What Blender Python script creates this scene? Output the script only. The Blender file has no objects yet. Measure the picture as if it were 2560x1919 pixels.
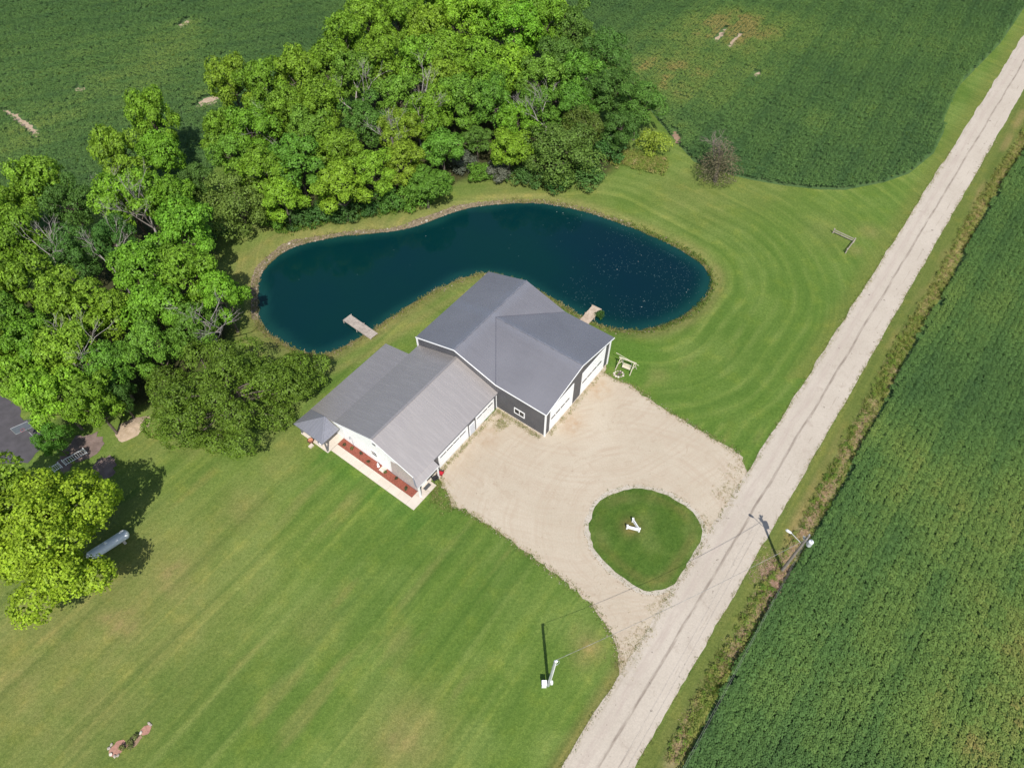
import bpy, math, random
import numpy as np
from mathutils import Vector, Matrix
from mathutils.geometry import tessellate_polygon

random.seed(7)
RNG = np.random.default_rng(7)
SC = bpy.context.scene
COL = SC.collection

# ------------------------------------------------------------------ camera, sky, sun, exposure
CAM_H, TILT, FPX = 70.0, math.radians(52.2), 1707.0
cam_d = bpy.data.cameras.new("camera")
cam_d.sensor_width = 36.0
cam_d.lens = 24.0
cam_d.clip_start = 0.5
cam_d.clip_end = 6000
cam = bpy.data.objects.new("camera", cam_d)
cam.location = (0, 0, CAM_H)
cam.rotation_euler = (math.radians(90) - TILT, 0, 0)
COL.objects.link(cam)
SC.camera = cam

SUN_EL, SHADOW_AZ = math.radians(53), math.radians(97.0)     # shadows fall towards SHADOW_AZ (from +X, ccw)
world = bpy.data.worlds.new("World")
SC.world = world
world.use_nodes = True
wn = world.node_tree
bg = wn.nodes["Background"]
sky = wn.nodes.new("ShaderNodeTexSky")
sky.sky_type = 'NISHITA'
sky.sun_disc = False
sky.sun_elevation = SUN_EL
sun_az = SHADOW_AZ + math.pi
sky.sun_rotation = math.pi / 2 - sun_az
sky.air_density = 1.0
sky.dust_density = 1.0
wn.links.new(sky.outputs[0], bg.inputs[0])
bg.inputs[1].default_value = 0.11
sd = bpy.data.lights.new("sun", 'SUN')
sd.energy = 4.3
sd.angle = math.radians(0.53)
sd.color = (1.0, 0.955, 0.88)
sun = bpy.data.objects.new("sun", sd)
to_sun = Vector((math.cos(sun_az) * math.cos(SUN_EL), math.sin(sun_az) * math.cos(SUN_EL), math.sin(SUN_EL)))
sun.rotation_euler = (-to_sun).to_track_quat('-Z', 'Y').to_euler()
sun.location = to_sun * 200
COL.objects.link(sun)
SC.view_settings.view_transform = 'Standard'
SC.view_settings.look = 'None'
SC.view_settings.exposure = 0.3
SC.view_settings.gamma = 1.0
SC.view_settings.use_curve_mapping = False

# ------------------------------------------------------------------ measuring helpers
ST, CT = math.sin(TILT), math.cos(TILT)


def at(px, py, z=0.0):
    """ground position (metres) of a spot measured in the 2560 x 1919 photograph, at height z"""
    u, v = px - 1280.0, py - 959.5
    dx, dy, dz = u, CT * FPX - v * ST, -ST * FPX - v * CT
    t = (CAM_H - z) / -dz
    return (dx * t, dy * t)


DS = 2560.0 / 2212.0


def atd(px, py, z=0.0):
    return at(px * DS, py * DS, z)


ORG = np.array([3.979, 46.229])
AX = math.radians(53.2)
E1 = np.array([math.cos(AX), math.sin(AX)])
E2 = np.array([-E1[1], E1[0]])


def yard(x, y):
    """building frame: x along the door wall, y along the front wall of the shop"""
    p = ORG + E1 * x + E2 * y
    return (float(p[0]), float(p[1]))


# ------------------------------------------------------------------ object helpers
def tag(o, label=None, cat=None, group=None, kind=None):
    if label: o["label"] = label
    if cat: o["category"] = cat
    if group: o["group"] = group
    if kind: o["kind"] = kind
    return o


def empty(name, loc=(0, 0, 0), rz=0.0):
    o = bpy.data.objects.new(name, None)
    o.empty_display_size = 0.3
    o.location = loc
    o.rotation_euler = (0, 0, rz)
    COL.objects.link(o)
    return o


def link(name, me, mat=None, parent=None):
    o = bpy.data.objects.new(name, me)
    if mat is not None and len(me.materials) == 0:
        me.materials.append(mat)
    COL.objects.link(o)
    if parent is not None:
        o.parent = parent
    return o


class MB:
    def __init__(s, off=(0, 0, 0)):
        s.v, s.f, s.o = [], [], Vector(off)

    def add(s, verts, faces):
        b = len(s.v)
        s.v += [tuple(Vector(p) - s.o) for p in verts]
        s.f += [tuple(i + b for i in f) for f in faces]
        return s

    def box(s, x0, y0, z0, x1, y1, z1):
        x0, x1 = min(x0, x1), max(x0, x1); y0, y1 = min(y0, y1), max(y0, y1); z0, z1 = min(z0, z1), max(z0, z1)
        v = [(x0, y0, z0), (x1, y0, z0), (x1, y1, z0), (x0, y1, z0), (x0, y0, z1), (x1, y0, z1), (x1, y1, z1), (x0, y1, z1)]
        return s.add(v, [(0, 3, 2, 1), (4, 5, 6, 7), (0, 1, 5, 4), (1, 2, 6, 5), (2, 3, 7, 6), (3, 0, 4, 7)])

    def beam(s, a, b, w, h, up=(0, 0, 1)):
        a, b = Vector(a), Vector(b)
        d = (b - a).normalized()
        u = Vector(up)
        if abs(d.dot(u)) > 0.98: u = Vector((1, 0, 0))
        r = d.cross(u).normalized(); u = r.cross(d).normalized()
        v = []
        for p in (a, b):
            for i, j in ((-1, -1), (1, -1), (1, 1), (-1, 1)):
                v.append(p + r * (i * w / 2) + u * (j * h / 2))
        return s.add(v, [(0, 1, 2, 3), (7, 6, 5, 4), (0, 4, 5, 1), (1, 5, 6, 2), (2, 6, 7, 3), (3, 7, 4, 0)])

    def tube(s, pts, rad, n=8, cap=True):
        pts = [Vector(p) for p in pts]
        if not isinstance(rad, (list, tuple)): rad = [rad] * len(pts)
        v, f = [], []
        ref = Vector((0, 0, 1))
        if abs((pts[-1] - pts[0]).normalized().dot(ref)) > 0.95: ref = Vector((1, 0, 0))
        for i, p in enumerate(pts):
            d = (pts[min(i + 1, len(pts) - 1)] - pts[max(i - 1, 0)]).normalized()
            r = d.cross(ref).normalized(); u = r.cross(d)
            for k in range(n):
                a = 2 * math.pi * k / n
                v.append(p + r * (math.cos(a) * rad[i]) + u * (math.sin(a) * rad[i]))
        for i in range(len(pts) - 1):
            for k in range(n):
                k2 = (k + 1) % n
                f.append((i * n + k, i * n + k2, (i + 1) * n + k2, (i + 1) * n + k))
        if cap:
            f.append(tuple(range(n)))
            f.append(tuple(reversed(range((len(pts) - 1) * n, len(pts) * n))))
        return s.add(v, f)

    def lathe(s, prof, c=(0, 0, 0), n=12):
        c = Vector(c)
        pts, rad = [c + Vector((0, 0, z)) for r, z in prof], [max(r, 1e-4) for r, z in prof]
        v, f = [], []
        for p, r in zip(pts, rad):
            for k in range(n):
                a = 2 * math.pi * k / n
                v.append(p + Vector((math.cos(a) * r, math.sin(a) * r, 0)))
        for i in range(len(pts) - 1):
            for k in range(n):
                k2 = (k + 1) % n
                f.append((i * n + k, i * n + k2, (i + 1) * n + k2, (i + 1) * n + k))
        f.append(tuple(reversed(range(n)))); f.append(tuple(range((len(pts) - 1) * n, len(pts) * n)))
        return s.add(v, f)

    def slab(s, poly, t, n=None):
        """polygon (3-D, planar) with thickness t downwards along its normal"""
        P = [Vector(p) for p in poly]
        if n is None:
            n = Vector((0, 0, 0))
            for i in range(len(P)):
                a, b = P[i], P[(i + 1) % len(P)]
                n += (a - P[0]).cross(b - P[0])
            n.normalize()
            if n.z < 0: n = -n
        k = len(P)
        # keep winding so that top faces along n
        m = Vector((0, 0, 0))
        for i in range(k):
            m += (P[i] - P[0]).cross(P[(i + 1) % k] - P[0])
        if m.dot(n) < 0: P.reverse()
        Q = [p - n * t for p in P]
        f = [tuple(range(k)), tuple(reversed(range(k, 2 * k)))]
        for i in range(k):
            j = (i + 1) % k
            f.append((i, i + k, j + k, j))
        return s.add(P + Q, f)

    def mesh(s, name):
        me = bpy.data.meshes.new(name)
        me.from_pydata(s.v, [], s.f)
        me.update()
        return me

    def build(s, name, mat, parent=None):
        return link(name, s.mesh(name), mat, parent)


def smooth(o):
    for p in o.data.polygons: p.use_smooth = True
    return o


# ------------------------------------------------------------------ noise, distance fields (numpy)
def vnoise(x, y, scale, seed=0):
    x = np.asarray(x, float) / scale + 1000.0; y = np.asarray(y, float) / scale + 1000.0
    r = np.random.default_rng(seed).random((256, 256))
    xi, yi = np.floor(x).astype(int), np.floor(y).astype(int)
    fx, fy = x - xi, y - yi
    fx, fy = fx * fx * (3 - 2 * fx), fy * fy * (3 - 2 * fy)
    g = lambda a, b: r[a & 255, b & 255]
    return (g(xi, yi) * (1 - fx) + g(xi + 1, yi) * fx) * (1 - fy) + (g(xi, yi + 1) * (1 - fx) + g(xi + 1, yi + 1) * fx) * fy


def fbm(x, y, scale, seed=0, octs=3):
    t, a, s = 0, 1.0, 0
    for k in range(octs):
        t = t + a * vnoise(x, y, scale / 2 ** k, seed + 17 * k); s += a; a *= 0.55
    return t / s


def smoothstep(a, b, x):
    t = np.clip((np.asarray(x, float) - a) / (b - a), 0, 1)
    return t * t * (3 - 2 * t)


def poly_sdf(x, y, poly):
    """signed distance, negative inside"""
    P = np.asarray(poly, float)
    d = np.full(np.shape(x), 1e9)
    ins = np.zeros(np.shape(x), bool)
    for i in range(len(P)):
        a, b = P[i], P[(i + 1) % len(P)]
        e = b - a
        wx, wy = x - a[0], y - a[1]
        t = np.clip((wx * e[0] + wy * e[1]) / (e @ e + 1e-12), 0, 1)
        d = np.minimum(d, (wx - e[0] * t) ** 2 + (wy - e[1] * t) ** 2)
        if a[1] != b[1]:
            c = ((a[1] > y) != (b[1] > y)) & (x < (b[0] - a[0]) * (y - a[1]) / (b[1] - a[1]) + a[0])
            ins ^= c
    d = np.sqrt(d)
    return np.where(ins, -d, d)


def line_dist(x, y, pts):
    d = np.full(np.shape(x), 1e9)
    for a, b in zip(pts[:-1], pts[1:]):
        a, b = np.array(a), np.array(b); e = b - a
        t = np.clip(((x - a[0]) * e[0] + (y - a[1]) * e[1]) / (e @ e), 0, 1)
        d = np.minimum(d, np.hypot(x - a[0] - e[0] * t, y - a[1] - e[1] * t))
    return d


def spline(pts, closed=True, step=0.8):
    P = [np.array(p, float) for p in pts]
    out = []
    n = len(P)
    rng = range(n) if closed else range(n - 1)
    for i in rng:
        if closed:
            p0, p1, p2, p3 = P[(i - 1) % n], P[i], P[(i + 1) % n], P[(i + 2) % n]
        else:
            p0, p1, p2, p3 = P[max(i - 1, 0)], P[i], P[i + 1], P[min(i + 2, n - 1)]
        k = max(1, int(np.linalg.norm(p2 - p1) / step))
        for j in range(k):
            t = j / k
            out.append(0.5 * ((2 * p1) + (-p0 + p2) * t + (2 * p0 - 5 * p1 + 4 * p2 - p3) * t * t + (-p0 + 3 * p1 - 3 * p2 + p3) * t ** 3))
    if not closed: out.append(P[-1])
    return [tuple(p) for p in out]


def densify(pts, step=0.7, jit=0.0, closed=True, seed=1):
    out = []
    n = len(pts)
    r = np.random.default_rng(seed)
    for i in range(n if closed else n - 1):
        a, b = np.array(pts[i], float), np.array(pts[(i + 1) % n], float)
        L = np.linalg.norm(b - a)
        if L < 1e-6: continue
        k = 1 if L > 150 else max(1, int(L / step))
        nn = np.array([-(b - a)[1], (b - a)[0]]) / L
        for j in range(k):
            p = a + (b - a) * j / k
            if jit: p = p + nn * r.normal(0, jit)
            out.append(tuple(p))
    if not closed: out.append(tuple(pts[-1]))
    return out


def sheet(name, poly, z, mat, kind="structure", jit=0.0, step=0.6, seed=1, parent=None):
    P = densify(poly, step, jit, True, seed) if jit else list(poly)
    tris = tessellate_polygon([[Vector((p[0], p[1], 0)) for p in P]])
    me = bpy.data.meshes.new(name)
    fs = []
    for t in tris:
        a, b, c = (P[i] for i in t)
        if (b[0] - a[0]) * (c[1] - a[1]) - (b[1] - a[1]) * (c[0] - a[0]) < 0: t = (t[0], t[2], t[1])
        fs.append(tuple(t))
    me.from_pydata([(p[0], p[1], z) for p in P], [], fs)
    o = link(name, me, mat, parent)
    if kind: o["kind"] = kind
    return o


# ------------------------------------------------------------------ materials
def new_mat(name):
    m = bpy.data.materials.new(name)
    m.use_nodes = True
    nt = m.node_tree
    return m, nt, nt.nodes["Principled BSDF"]


def nd(nt, typ, **kw):
    n = nt.nodes.new(typ)
    for k, v in kw.items():
        setattr(n, k, v)
    return n


def mix(nt, fac, a, b, mode='MIX'):
    n = nt.nodes.new("ShaderNodeMix")
    n.data_type = 'RGBA'
    n.blend_type = mode
    for sock, val in ((n.inputs[0], fac), (n.inputs[6], a), (n.inputs[7], b)):
        if hasattr(val, "is_output"): nt.links.new(val, sock)
        elif isinstance(val, (int, float)): sock.default_value = val
        else: sock.default_value = (*val, 1.0) if len(val) == 3 else val
    return n.outputs[2]


def noise(nt, vec, scale, detail=2.0, rough=0.5, lo=None, hi=None, dist=0.0):
    n = nd(nt, "ShaderNodeTexNoise")
    n.inputs["Scale"].default_value = scale
    n.inputs["Detail"].default_value = detail
    n.inputs["Roughness"].default_value = rough
    n.inputs["Distortion"].default_value = dist
    nt.links.new(vec, n.inputs["Vector"])
    out = n.outputs[0]
    if lo is not None:
        m = nd(nt, "ShaderNodeMapRange")
        m.inputs[1].default_value, m.inputs[2].default_value = lo, hi
        m.inputs[3].default_value, m.inputs[4].default_value = 0.0, 1.0
        nt.links.new(out, m.inputs[0]); out = m.outputs[0]
    return out


def bump(nt, b, height, strength, dist):
    n = nd(nt, "ShaderNodeBump")
    n.inputs["Strength"].default_value = strength
    n.inputs["Distance"].default_value = dist
    nt.links.new(height, n.inputs["Height"])
    nt.links.new(n.outputs[0], b.inputs["Normal"])


def wpos(nt):
    return nd(nt, "ShaderNodeNewGeometry").outputs["Position"]


def opos(nt):
    return nd(nt, "ShaderNodeTexCoord").outputs["Object"]


def simple(name, col, col2=None, scale=3.0, rough=0.65, metal=0.0, spec=0.3, bmp=None, lo=0.35, hi=0.65, detail=3.0):
    m, nt, b = new_mat(name)
    b.inputs["Roughness"].default_value = rough
    b.inputs["Metallic"].default_value = metal
    b.inputs["Specular IOR Level"].default_value = spec
    if col2 is None: col2 = tuple(c * 0.8 for c in col)
    v = opos(nt)
    c = mix(nt, noise(nt, v, scale, detail, 0.6, lo, hi), col, col2)
    nt.links.new(c, b.inputs["Base Color"])
    if bmp: bump(nt, b, noise(nt, v, bmp[0], 3.0, 0.6), bmp[1], bmp[2])
    return m


def stretched(nt, v, sx, sy, sz):
    m = nd(nt, "ShaderNodeMapping")
    m.inputs["Scale"].default_value = (sx, sy, sz)
    nt.links.new(v, m.inputs[0])
    return m.outputs[0]


M = {}
M['white'] = simple("white_paint", (0.86, 0.86, 0.85), (0.82, 0.82, 0.81), 1.5, 0.45)
M['siding_white'] = simple("white_siding", (0.86, 0.86, 0.86), (0.82, 0.82, 0.83), 0.8, 0.5)
M['grey_trim'] = simple("grey_trim", (0.17, 0.17, 0.185), (0.14, 0.14, 0.155), 2.0, 0.5)
M['charcoal'] = simple("charcoal_siding", (0.105, 0.105, 0.112), (0.085, 0.085, 0.095), 0.6, 0.45, spec=0.4)
M['glass'] = simple("dark_window_glass", (0.02, 0.022, 0.026), (0.03, 0.032, 0.036), 2.0, 0.08, spec=0.5)
M['wood_grey'] = simple("weathered_wood", (0.42, 0.36, 0.31), (0.30, 0.255, 0.22), 2.2, 0.8, bmp=(9, .5, .02))
M['wood_warm'] = simple("sun_bleached_wood", (0.52, 0.42, 0.33), (0.40, 0.31, 0.23), 2.0, 0.8, bmp=(9, .5, .02))
M['wood_pole'] = simple("pole_wood", (0.27, 0.235, 0.20), (0.19, 0.165, 0.14), 1.5, 0.85, bmp=(7, .5, .02))
M['wood_pale'] = simple("pale_wood", (0.62, 0.57, 0.45), (0.5, 0.45, 0.34), 2.0, 0.75)
M['galv'] = simple("galvanised_metal", (0.52, 0.53, 0.56), (0.42, 0.43, 0.46), 3.0, 0.4, metal=0.3)
M['tank'] = simple("tank_paint", (0.68, 0.70, 0.73), (0.62, 0.64, 0.67), 1.2, 0.35)
M['black'] = simple("black_metal", (0.025, 0.025, 0.028), (0.04, 0.04, 0.042), 4.0, 0.5)
M['red'] = simple("red_cloth", (0.55, 0.025, 0.04), (0.42, 0.02, 0.035), 4.0, 0.6)
M['rubber'] = simple("doormat_rubber", (0.085, 0.088, 0.09), (0.06, 0.062, 0.065), 9.0, 0.9)
M['concrete'] = simple("concrete", (0.60, 0.53, 0.45), (0.53, 0.465, 0.39), 0.5, 0.9, bmp=(30, .2, .01))
M['terracotta'] = simple("terracotta", (0.5, 0.22, 0.13), (0.4, 0.17, 0.1), 3.0, 0.8)
M['wire'] = simple("wire_grey", (0.16, 0.15, 0.14), (0.36, 0.35, 0.32), 2.6, 0.6)
M['bark'] = simple("bark", (0.16, 0.13, 0.105), (0.09, 0.075, 0.06), 2.0, 0.9, bmp=(6, .6, .05))
M['deadwood'] = simple("dead_wood", (0.40, 0.36, 0.335), (0.27, 0.24, 0.22), 2.0, 0.9)
M['stone'] = simple("field_stone", (0.42, 0.36, 0.30), (0.27, 0.235, 0.20), 1.2, 0.9, bmp=(8, .4, .03))
M['stone_pale'] = simple("pale_stone", (0.64, 0.58, 0.50), (0.5, 0.44, 0.37), 1.6, 0.9)
M['mulch_pale'] = simple("faded_mulch", (0.42, 0.225, 0.17), (0.30, 0.16, 0.12), 4.0, 0.95, bmp=(12, .8, .06))
M['mulch'] = simple("red_mulch", (0.30, 0.095, 0.062), (0.21, 0.065, 0.043), 6.0, 0.95, bmp=(14, 1.0, .06))
M['sand'] = simple("pale_sand", (0.44, 0.34, 0.25), (0.33, 0.25, 0.17), 1.6, 0.95, bmp=(5, .7, .08))
M['soil'] = simple("bare_soil", (0.30, 0.20, 0.135), (0.2, 0.135, 0.09), 0.8, 0.95, bmp=(4, .6, .08))
M['shade_soil'] = simple("wood_floor_soil", (0.23, 0.17, 0.15), (0.15, 0.11, 0.095), 0.7, 0.95, bmp=(4, .6, .08))


def metal_roof(name, c1, c2, streak, rough):
    m, nt, b = new_mat(name)
    v = opos(nt)
    big = noise(nt, v, 0.22, 3.0, 0.55, 0.32, 0.7)
    c = mix(nt, big, c1, c2)
    st = noise(nt, stretched(nt, v, 3.2, 0.35, 0.35) if streak == 'y' else stretched(nt, v, 0.35, 3.2, 0.35), 1.0, 4.0, 0.65, 0.45, 0.8)
    c = mix(nt, st, c, tuple(min(1, x * 1.13) for x in c1))
    nt.links.new(c, b.inputs["Base Color"])
    b.inputs["Roughness"].default_value = rough
    b.inputs["Metallic"].default_value = 0.72
    b.inputs["Specular IOR Level"].default_value = 0.5
    return m


M['roof_house'] = metal_roof("light_metal_roof", (0.450, 0.415, 0.395), (0.428, 0.394, 0.380), 'y', 0.55)
M['roof_porch'] = metal_roof("porch_metal_roof", (0.325, 0.325, 0.355), (0.30, 0.30, 0.33), 'x', 0.56)
M['roof_shop'] = metal_roof("dark_metal_roof", (0.300, 0.288, 0.300), (0.345, 0.332, 0.345), 'y', 0.5)
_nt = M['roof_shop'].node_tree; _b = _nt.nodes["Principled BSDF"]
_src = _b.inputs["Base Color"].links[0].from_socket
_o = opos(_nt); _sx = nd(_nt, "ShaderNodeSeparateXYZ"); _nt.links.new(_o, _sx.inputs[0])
for _ax, _c0, _w in ((1, 3.75, 1.5), (0, .35, 1.2)):            # glossy sheen painted into the colour either side of the two ridges
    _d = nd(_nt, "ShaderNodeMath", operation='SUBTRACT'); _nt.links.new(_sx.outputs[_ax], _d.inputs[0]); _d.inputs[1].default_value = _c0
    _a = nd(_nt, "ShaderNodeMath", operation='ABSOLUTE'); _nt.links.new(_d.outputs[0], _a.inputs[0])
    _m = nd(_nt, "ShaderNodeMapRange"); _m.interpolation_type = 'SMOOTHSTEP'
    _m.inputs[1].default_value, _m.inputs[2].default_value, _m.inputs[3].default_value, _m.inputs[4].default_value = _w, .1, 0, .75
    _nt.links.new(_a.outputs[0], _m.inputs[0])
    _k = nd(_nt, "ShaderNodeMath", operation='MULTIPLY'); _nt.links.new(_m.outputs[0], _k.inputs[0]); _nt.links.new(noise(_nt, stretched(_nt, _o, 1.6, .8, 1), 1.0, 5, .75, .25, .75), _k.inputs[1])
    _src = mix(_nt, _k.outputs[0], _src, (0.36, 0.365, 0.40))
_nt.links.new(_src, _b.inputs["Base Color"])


def veneer():
    m, nt, b = new_mat("stone_veneer")
    v = opos(nt)
    vo = nd(nt, "ShaderNodeTexVoronoi"); vo.inputs["Scale"].default_value = 5.0
    nt.links.new(v, vo.inputs["Vector"])
    r = nd(nt, "ShaderNodeSeparateColor"); nt.links.new(vo.outputs["Color"], r.inputs[0])
    c = mix(nt, r.outputs[0], (0.42, 0.34, 0.33), (0.30, 0.28, 0.30))
    c = mix(nt, noise(nt, v, 9, 2, .5, .4, .6), c, (0.5, 0.43, 0.38))
    nt.links.new(c, b.inputs["Base Color"]); b.inputs["Roughness"].default_value = .9
    bump(nt, b, vo.outputs["Distance"], .6, .05)
    return m


M['veneer'] = veneer()


def gravel(name, c1, c2, c3, road=False):
    m, nt, b = new_mat(name)
    v = wpos(nt)
    c = mix(nt, noise(nt, v, 0.16, 4, .6, .35, .68), c1, c2)
    c = mix(nt, noise(nt, v, 0.55, 5, .7, .56, .78, 1.2), c, c3)
    fine = noise(nt, v, 5.5, 3, .7, .3, .7)
    c = mix(nt, fine, c, (0.86, 0.86, 0.86), 'MULTIPLY')
    sp = noise(nt, v, 2.6, 2, .6, .70, .78)
    c = mix(nt, sp, c, tuple(x * 0.55 for x in c3))
    if name == "drive_gravel":
        for (cx, cy, rr), colr, kk in (((*yard(3.5, -1.6), 2.6), (0.36, 0.235, 0.135), .8), ((*yard(10.0, -1.4), 2.6), (0.36, 0.24, 0.14), .7), ((*yard(-4.2, 5.4), 2.4), (0.33, 0.23, 0.14), .6), ((*yard(-9, 5.6), 2.4), (0.36, 0.27, 0.18), .5)):
            ds = nd(nt, "ShaderNodeVectorMath", operation='DISTANCE'); nt.links.new(v, ds.inputs[0]); ds.inputs[1].default_value = (cx, cy, 0)
            mr = nd(nt, "ShaderNodeMapRange"); mr.interpolation_type = 'SMOOTHSTEP'
            mr.inputs[1].default_value, mr.inputs[2].default_value, mr.inputs[3].default_value, mr.inputs[4].default_value = rr, rr * .2, 0, kk
            nt.links.new(ds.outputs["Value"], mr.inputs[0])
            mm = nd(nt, "ShaderNodeMath", operation='MULTIPLY'); nt.links.new(mr.outputs[0], mm.inputs[0]); nt.links.new(noise(nt, v, .9, 4, .7, .35, .62), mm.inputs[1])
            c = mix(nt, mm.outputs[0], c, colr)
        # wheel tracks swinging round the island and in from the road
        for cen, lo_, hi_ in (((14.0, 33.3), 7.0, 12.5), ((9.0, 58.0), 10.0, 15.0)):
            ds = nd(nt, "ShaderNodeVectorMath", operation='DISTANCE'); nt.links.new(v, ds.inputs[0]); ds.inputs[1].default_value = (*cen, 0)
            ad = nd(nt, "ShaderNodeMath", operation='MULTIPLY_ADD'); nt.links.new(noise(nt, v, .12, 2, .5), ad.inputs[0]); ad.inputs[1].default_value = 2.2; nt.links.new(ds.outputs["Value"], ad.inputs[2])
            cb = nd(nt, "ShaderNodeCombineXYZ"); nt.links.new(ad.outputs[0], cb.inputs[0])
            tk_ = noise(nt, cb.outputs[0], 1.5, 3, .7, .45, .75)
            mm = nd(nt, "ShaderNodeMath", operation='MULTIPLY'); nt.links.new(tk_, mm.inputs[0]); nt.links.new(noise(nt, v, .3, 3, .6, .34, .56), mm.inputs[1])
            c = mix(nt, mm.outputs[0], c, (0.40, 0.32, 0.24))
    if road:
        o = opos(nt)
        sx = nd(nt, "ShaderNodeSeparateXYZ"); nt.links.new(o, sx.inputs[0])
        wob = noise(nt, stretched(nt, o, 0.0, 0.12, 0.0), 1.0, 2, .5)
        ax = nd(nt, "ShaderNodeMath", operation='MULTIPLY_ADD'); nt.links.new(wob, ax.inputs[0])
        ax.inputs[1].default_value = -0.55; nt.links.new(sx.outputs[0], ax.inputs[2])

        def band(centre, w, col, cin, nlo, nhi):
            d = nd(nt, "ShaderNodeMath", operation='SUBTRACT'); nt.links.new(ax.outputs[0], d.inputs[0]); d.inputs[1].default_value = centre - 0.275
            a = nd(nt, "ShaderNodeMath", operation='ABSOLUTE'); nt.links.new(d.outputs[0], a.inputs[0])
            r = nd(nt, "ShaderNodeMapRange"); r.interpolation_type = 'SMOOTHSTEP'
            r.inputs[1].default_value, r.inputs[2].default_value, r.inputs[3].default_value, r.inputs[4].default_value = w, w * 0.25, 0, 1
            nt.links.new(a.outputs[0], r.inputs[0])
            k = nd(nt, "ShaderNodeMath", operation='MULTIPLY'); nt.links.new(r.outputs[0], k.inputs[0])
            nt.links.new(noise(nt, stretched(nt, o, 3.0, 0.35, 1), 1.0, 4, .65, nlo, nhi), k.inputs[1])
            return mix(nt, k.outputs[0], cin, col)
        c = band(2.68, 0.22, (0.23, 0.19, 0.155), c, 0.30, 0.62)
        c = band(1.45, 0.6, (0.40, 0.335, 0.285), c, 0.35, 0.7)
        c = band(4.2, 0.14, (0.30, 0.25, 0.205), c, 0.5, 0.75)
        c = mix(nt, noise(nt, v, 1.1, 3, .6, .69, .73), c, (0.17, 0.145, 0.12))
        c = band(0.25, 0.5, (0.33, 0.285, 0.22), c, 0.45, 0.75)
    nt.links.new(c, b.inputs["Base Color"])
    b.inputs["Roughness"].default_value = 0.95
    b.inputs["Specular IOR Level"].default_value = 0.15
    bump(nt, b, noise(nt, v, 4.5, 5, .75), .5, .06)
    return m


M['gravel'] = gravel("drive_gravel", (0.500, 0.432, 0.338), (0.450, 0.382, 0.292), (0.375, 0.290, 0.210))
M['road'] = gravel("road_gravel", (0.500, 0.440, 0.368), (0.450, 0.392, 0.324), (0.390, 0.328, 0.270), True)
M['chips'] = gravel("pale_chippings", (0.50, 0.455, 0.385), (0.44, 0.385, 0.31), (0.30, 0.275, 0.195))
M['asphalt'] = simple("asphalt", (0.088, 0.081, 0.090), (0.066, 0.062, 0.068), 0.8, 0.9, bmp=(20, .3, .01))


def lawn_mat():
    m, nt, b = new_mat("lawn_grass")
    a = nd(nt, "ShaderNodeAttribute"); a.attribute_name = "tone"
    v = wpos(nt)
    n1 = noise(nt, v, 0.9, 5, .7, .3, .7)
    c = mix(nt, n1, a.outputs["Color"], (0.80, 0.86, 0.78), 'MULTIPLY')
    n2 = noise(nt, v, 3.2, 4, .75, .25, .75)
    c = mix(nt, n2, c, (0.50, 0.57, 0.46), 'MULTIPLY')
    n3 = noise(nt, v, 0.35, 3, .6, .52, .75)
    c = mix(nt, n3, c, (1.26, 1.13, 1.05), 'MULTIPLY')
    # mower passes: long straight lines on the lower lawn, rings round the pond's end (each where its mask says)
    mr_ = nd(nt, "ShaderNodeMapping"); mr_.inputs["Rotation"].default_value = (0, 0, -math.radians(54)); nt.links.new(v, mr_.inputs[0])
    mp_ = nd(nt, "ShaderNodeMapping"); mp_.inputs["Scale"].default_value = (.03, 1.0, 1); nt.links.new(mr_.outputs[0], mp_.inputs[0])
    ad = nd(nt, "ShaderNodeAttribute"); ad.attribute_name = "arcd"
    cb = nd(nt, "ShaderNodeCombineXYZ"); nt.links.new(ad.outputs["Fac"], cb.inputs[0])
    vs = nd(nt, "ShaderNodeVectorMath", operation='SCALE'); nt.links.new(v, vs.inputs[0]); vs.inputs[3].default_value = .045
    va = nd(nt, "ShaderNodeVectorMath", operation='ADD'); nt.links.new(cb.outputs[0], va.inputs[0]); nt.links.new(vs.outputs[0], va.inputs[1])
    inv = nd(nt, "ShaderNodeMath", operation='SUBTRACT'); inv.inputs[0].default_value = 1.0; nt.links.new(a.outputs["Alpha"], inv.inputs[1])
    invs = nd(nt, "ShaderNodeMath", operation='MULTIPLY'); nt.links.new(inv.outputs[0], invs.inputs[0]); invs.inputs[1].default_value = .72
    for vec, mask, sc_l, sc_d in ((mp_.outputs[0], a.outputs["Alpha"], .62, .45), (va.outputs[0], invs.outputs[0], .8, .62)):
        for scl, lo, hi, col in ((sc_l, .55, .72, (1.30, 1.17, 1.22)), (sc_d * 1.9, .54, .70, (.80, .86, .82)), (sc_l * 3.1, .5, .75, (1.16, 1.10, 1.1))):
            mk = nd(nt, "ShaderNodeMath", operation='MULTIPLY'); nt.links.new(noise(nt, vec, scl, 2, .5, lo, hi), mk.inputs[0]); nt.links.new(mask, mk.inputs[1])
            c = mix(nt, mk.outputs[0], c, col, 'MULTIPLY')
    c = mix(nt, noise(nt, v, 9.0, 2, .6, .45, .7), c, (1.35, 1.28, 1.25), 'MULTIPLY')
    nt.links.new(c, b.inputs["Base Color"])
    b.inputs["Roughness"].default_value = 0.9
    b.inputs["Specular IOR Level"].default_value = 0.12
    b.inputs["Sheen Weight"].default_value = 0.0
    bump(nt, b, noise(nt, v, 3.4, 5, .8), .75, .14)
    return m


M['lawn'] = lawn_mat()


def field_ground(name, c1, c2):
    m, nt, b = new_mat(name)
    v = wpos(nt)
    c = mix(nt, noise(nt, v, .25, 4, .6, .35, .65), c1, c2)
    nt.links.new(c, b.inputs["Base Color"]); b.inputs["Roughness"].default_value = .95
    bump(nt, b, noise(nt, v, 2.0, 4, .7), .6, .2)
    return m


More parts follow.
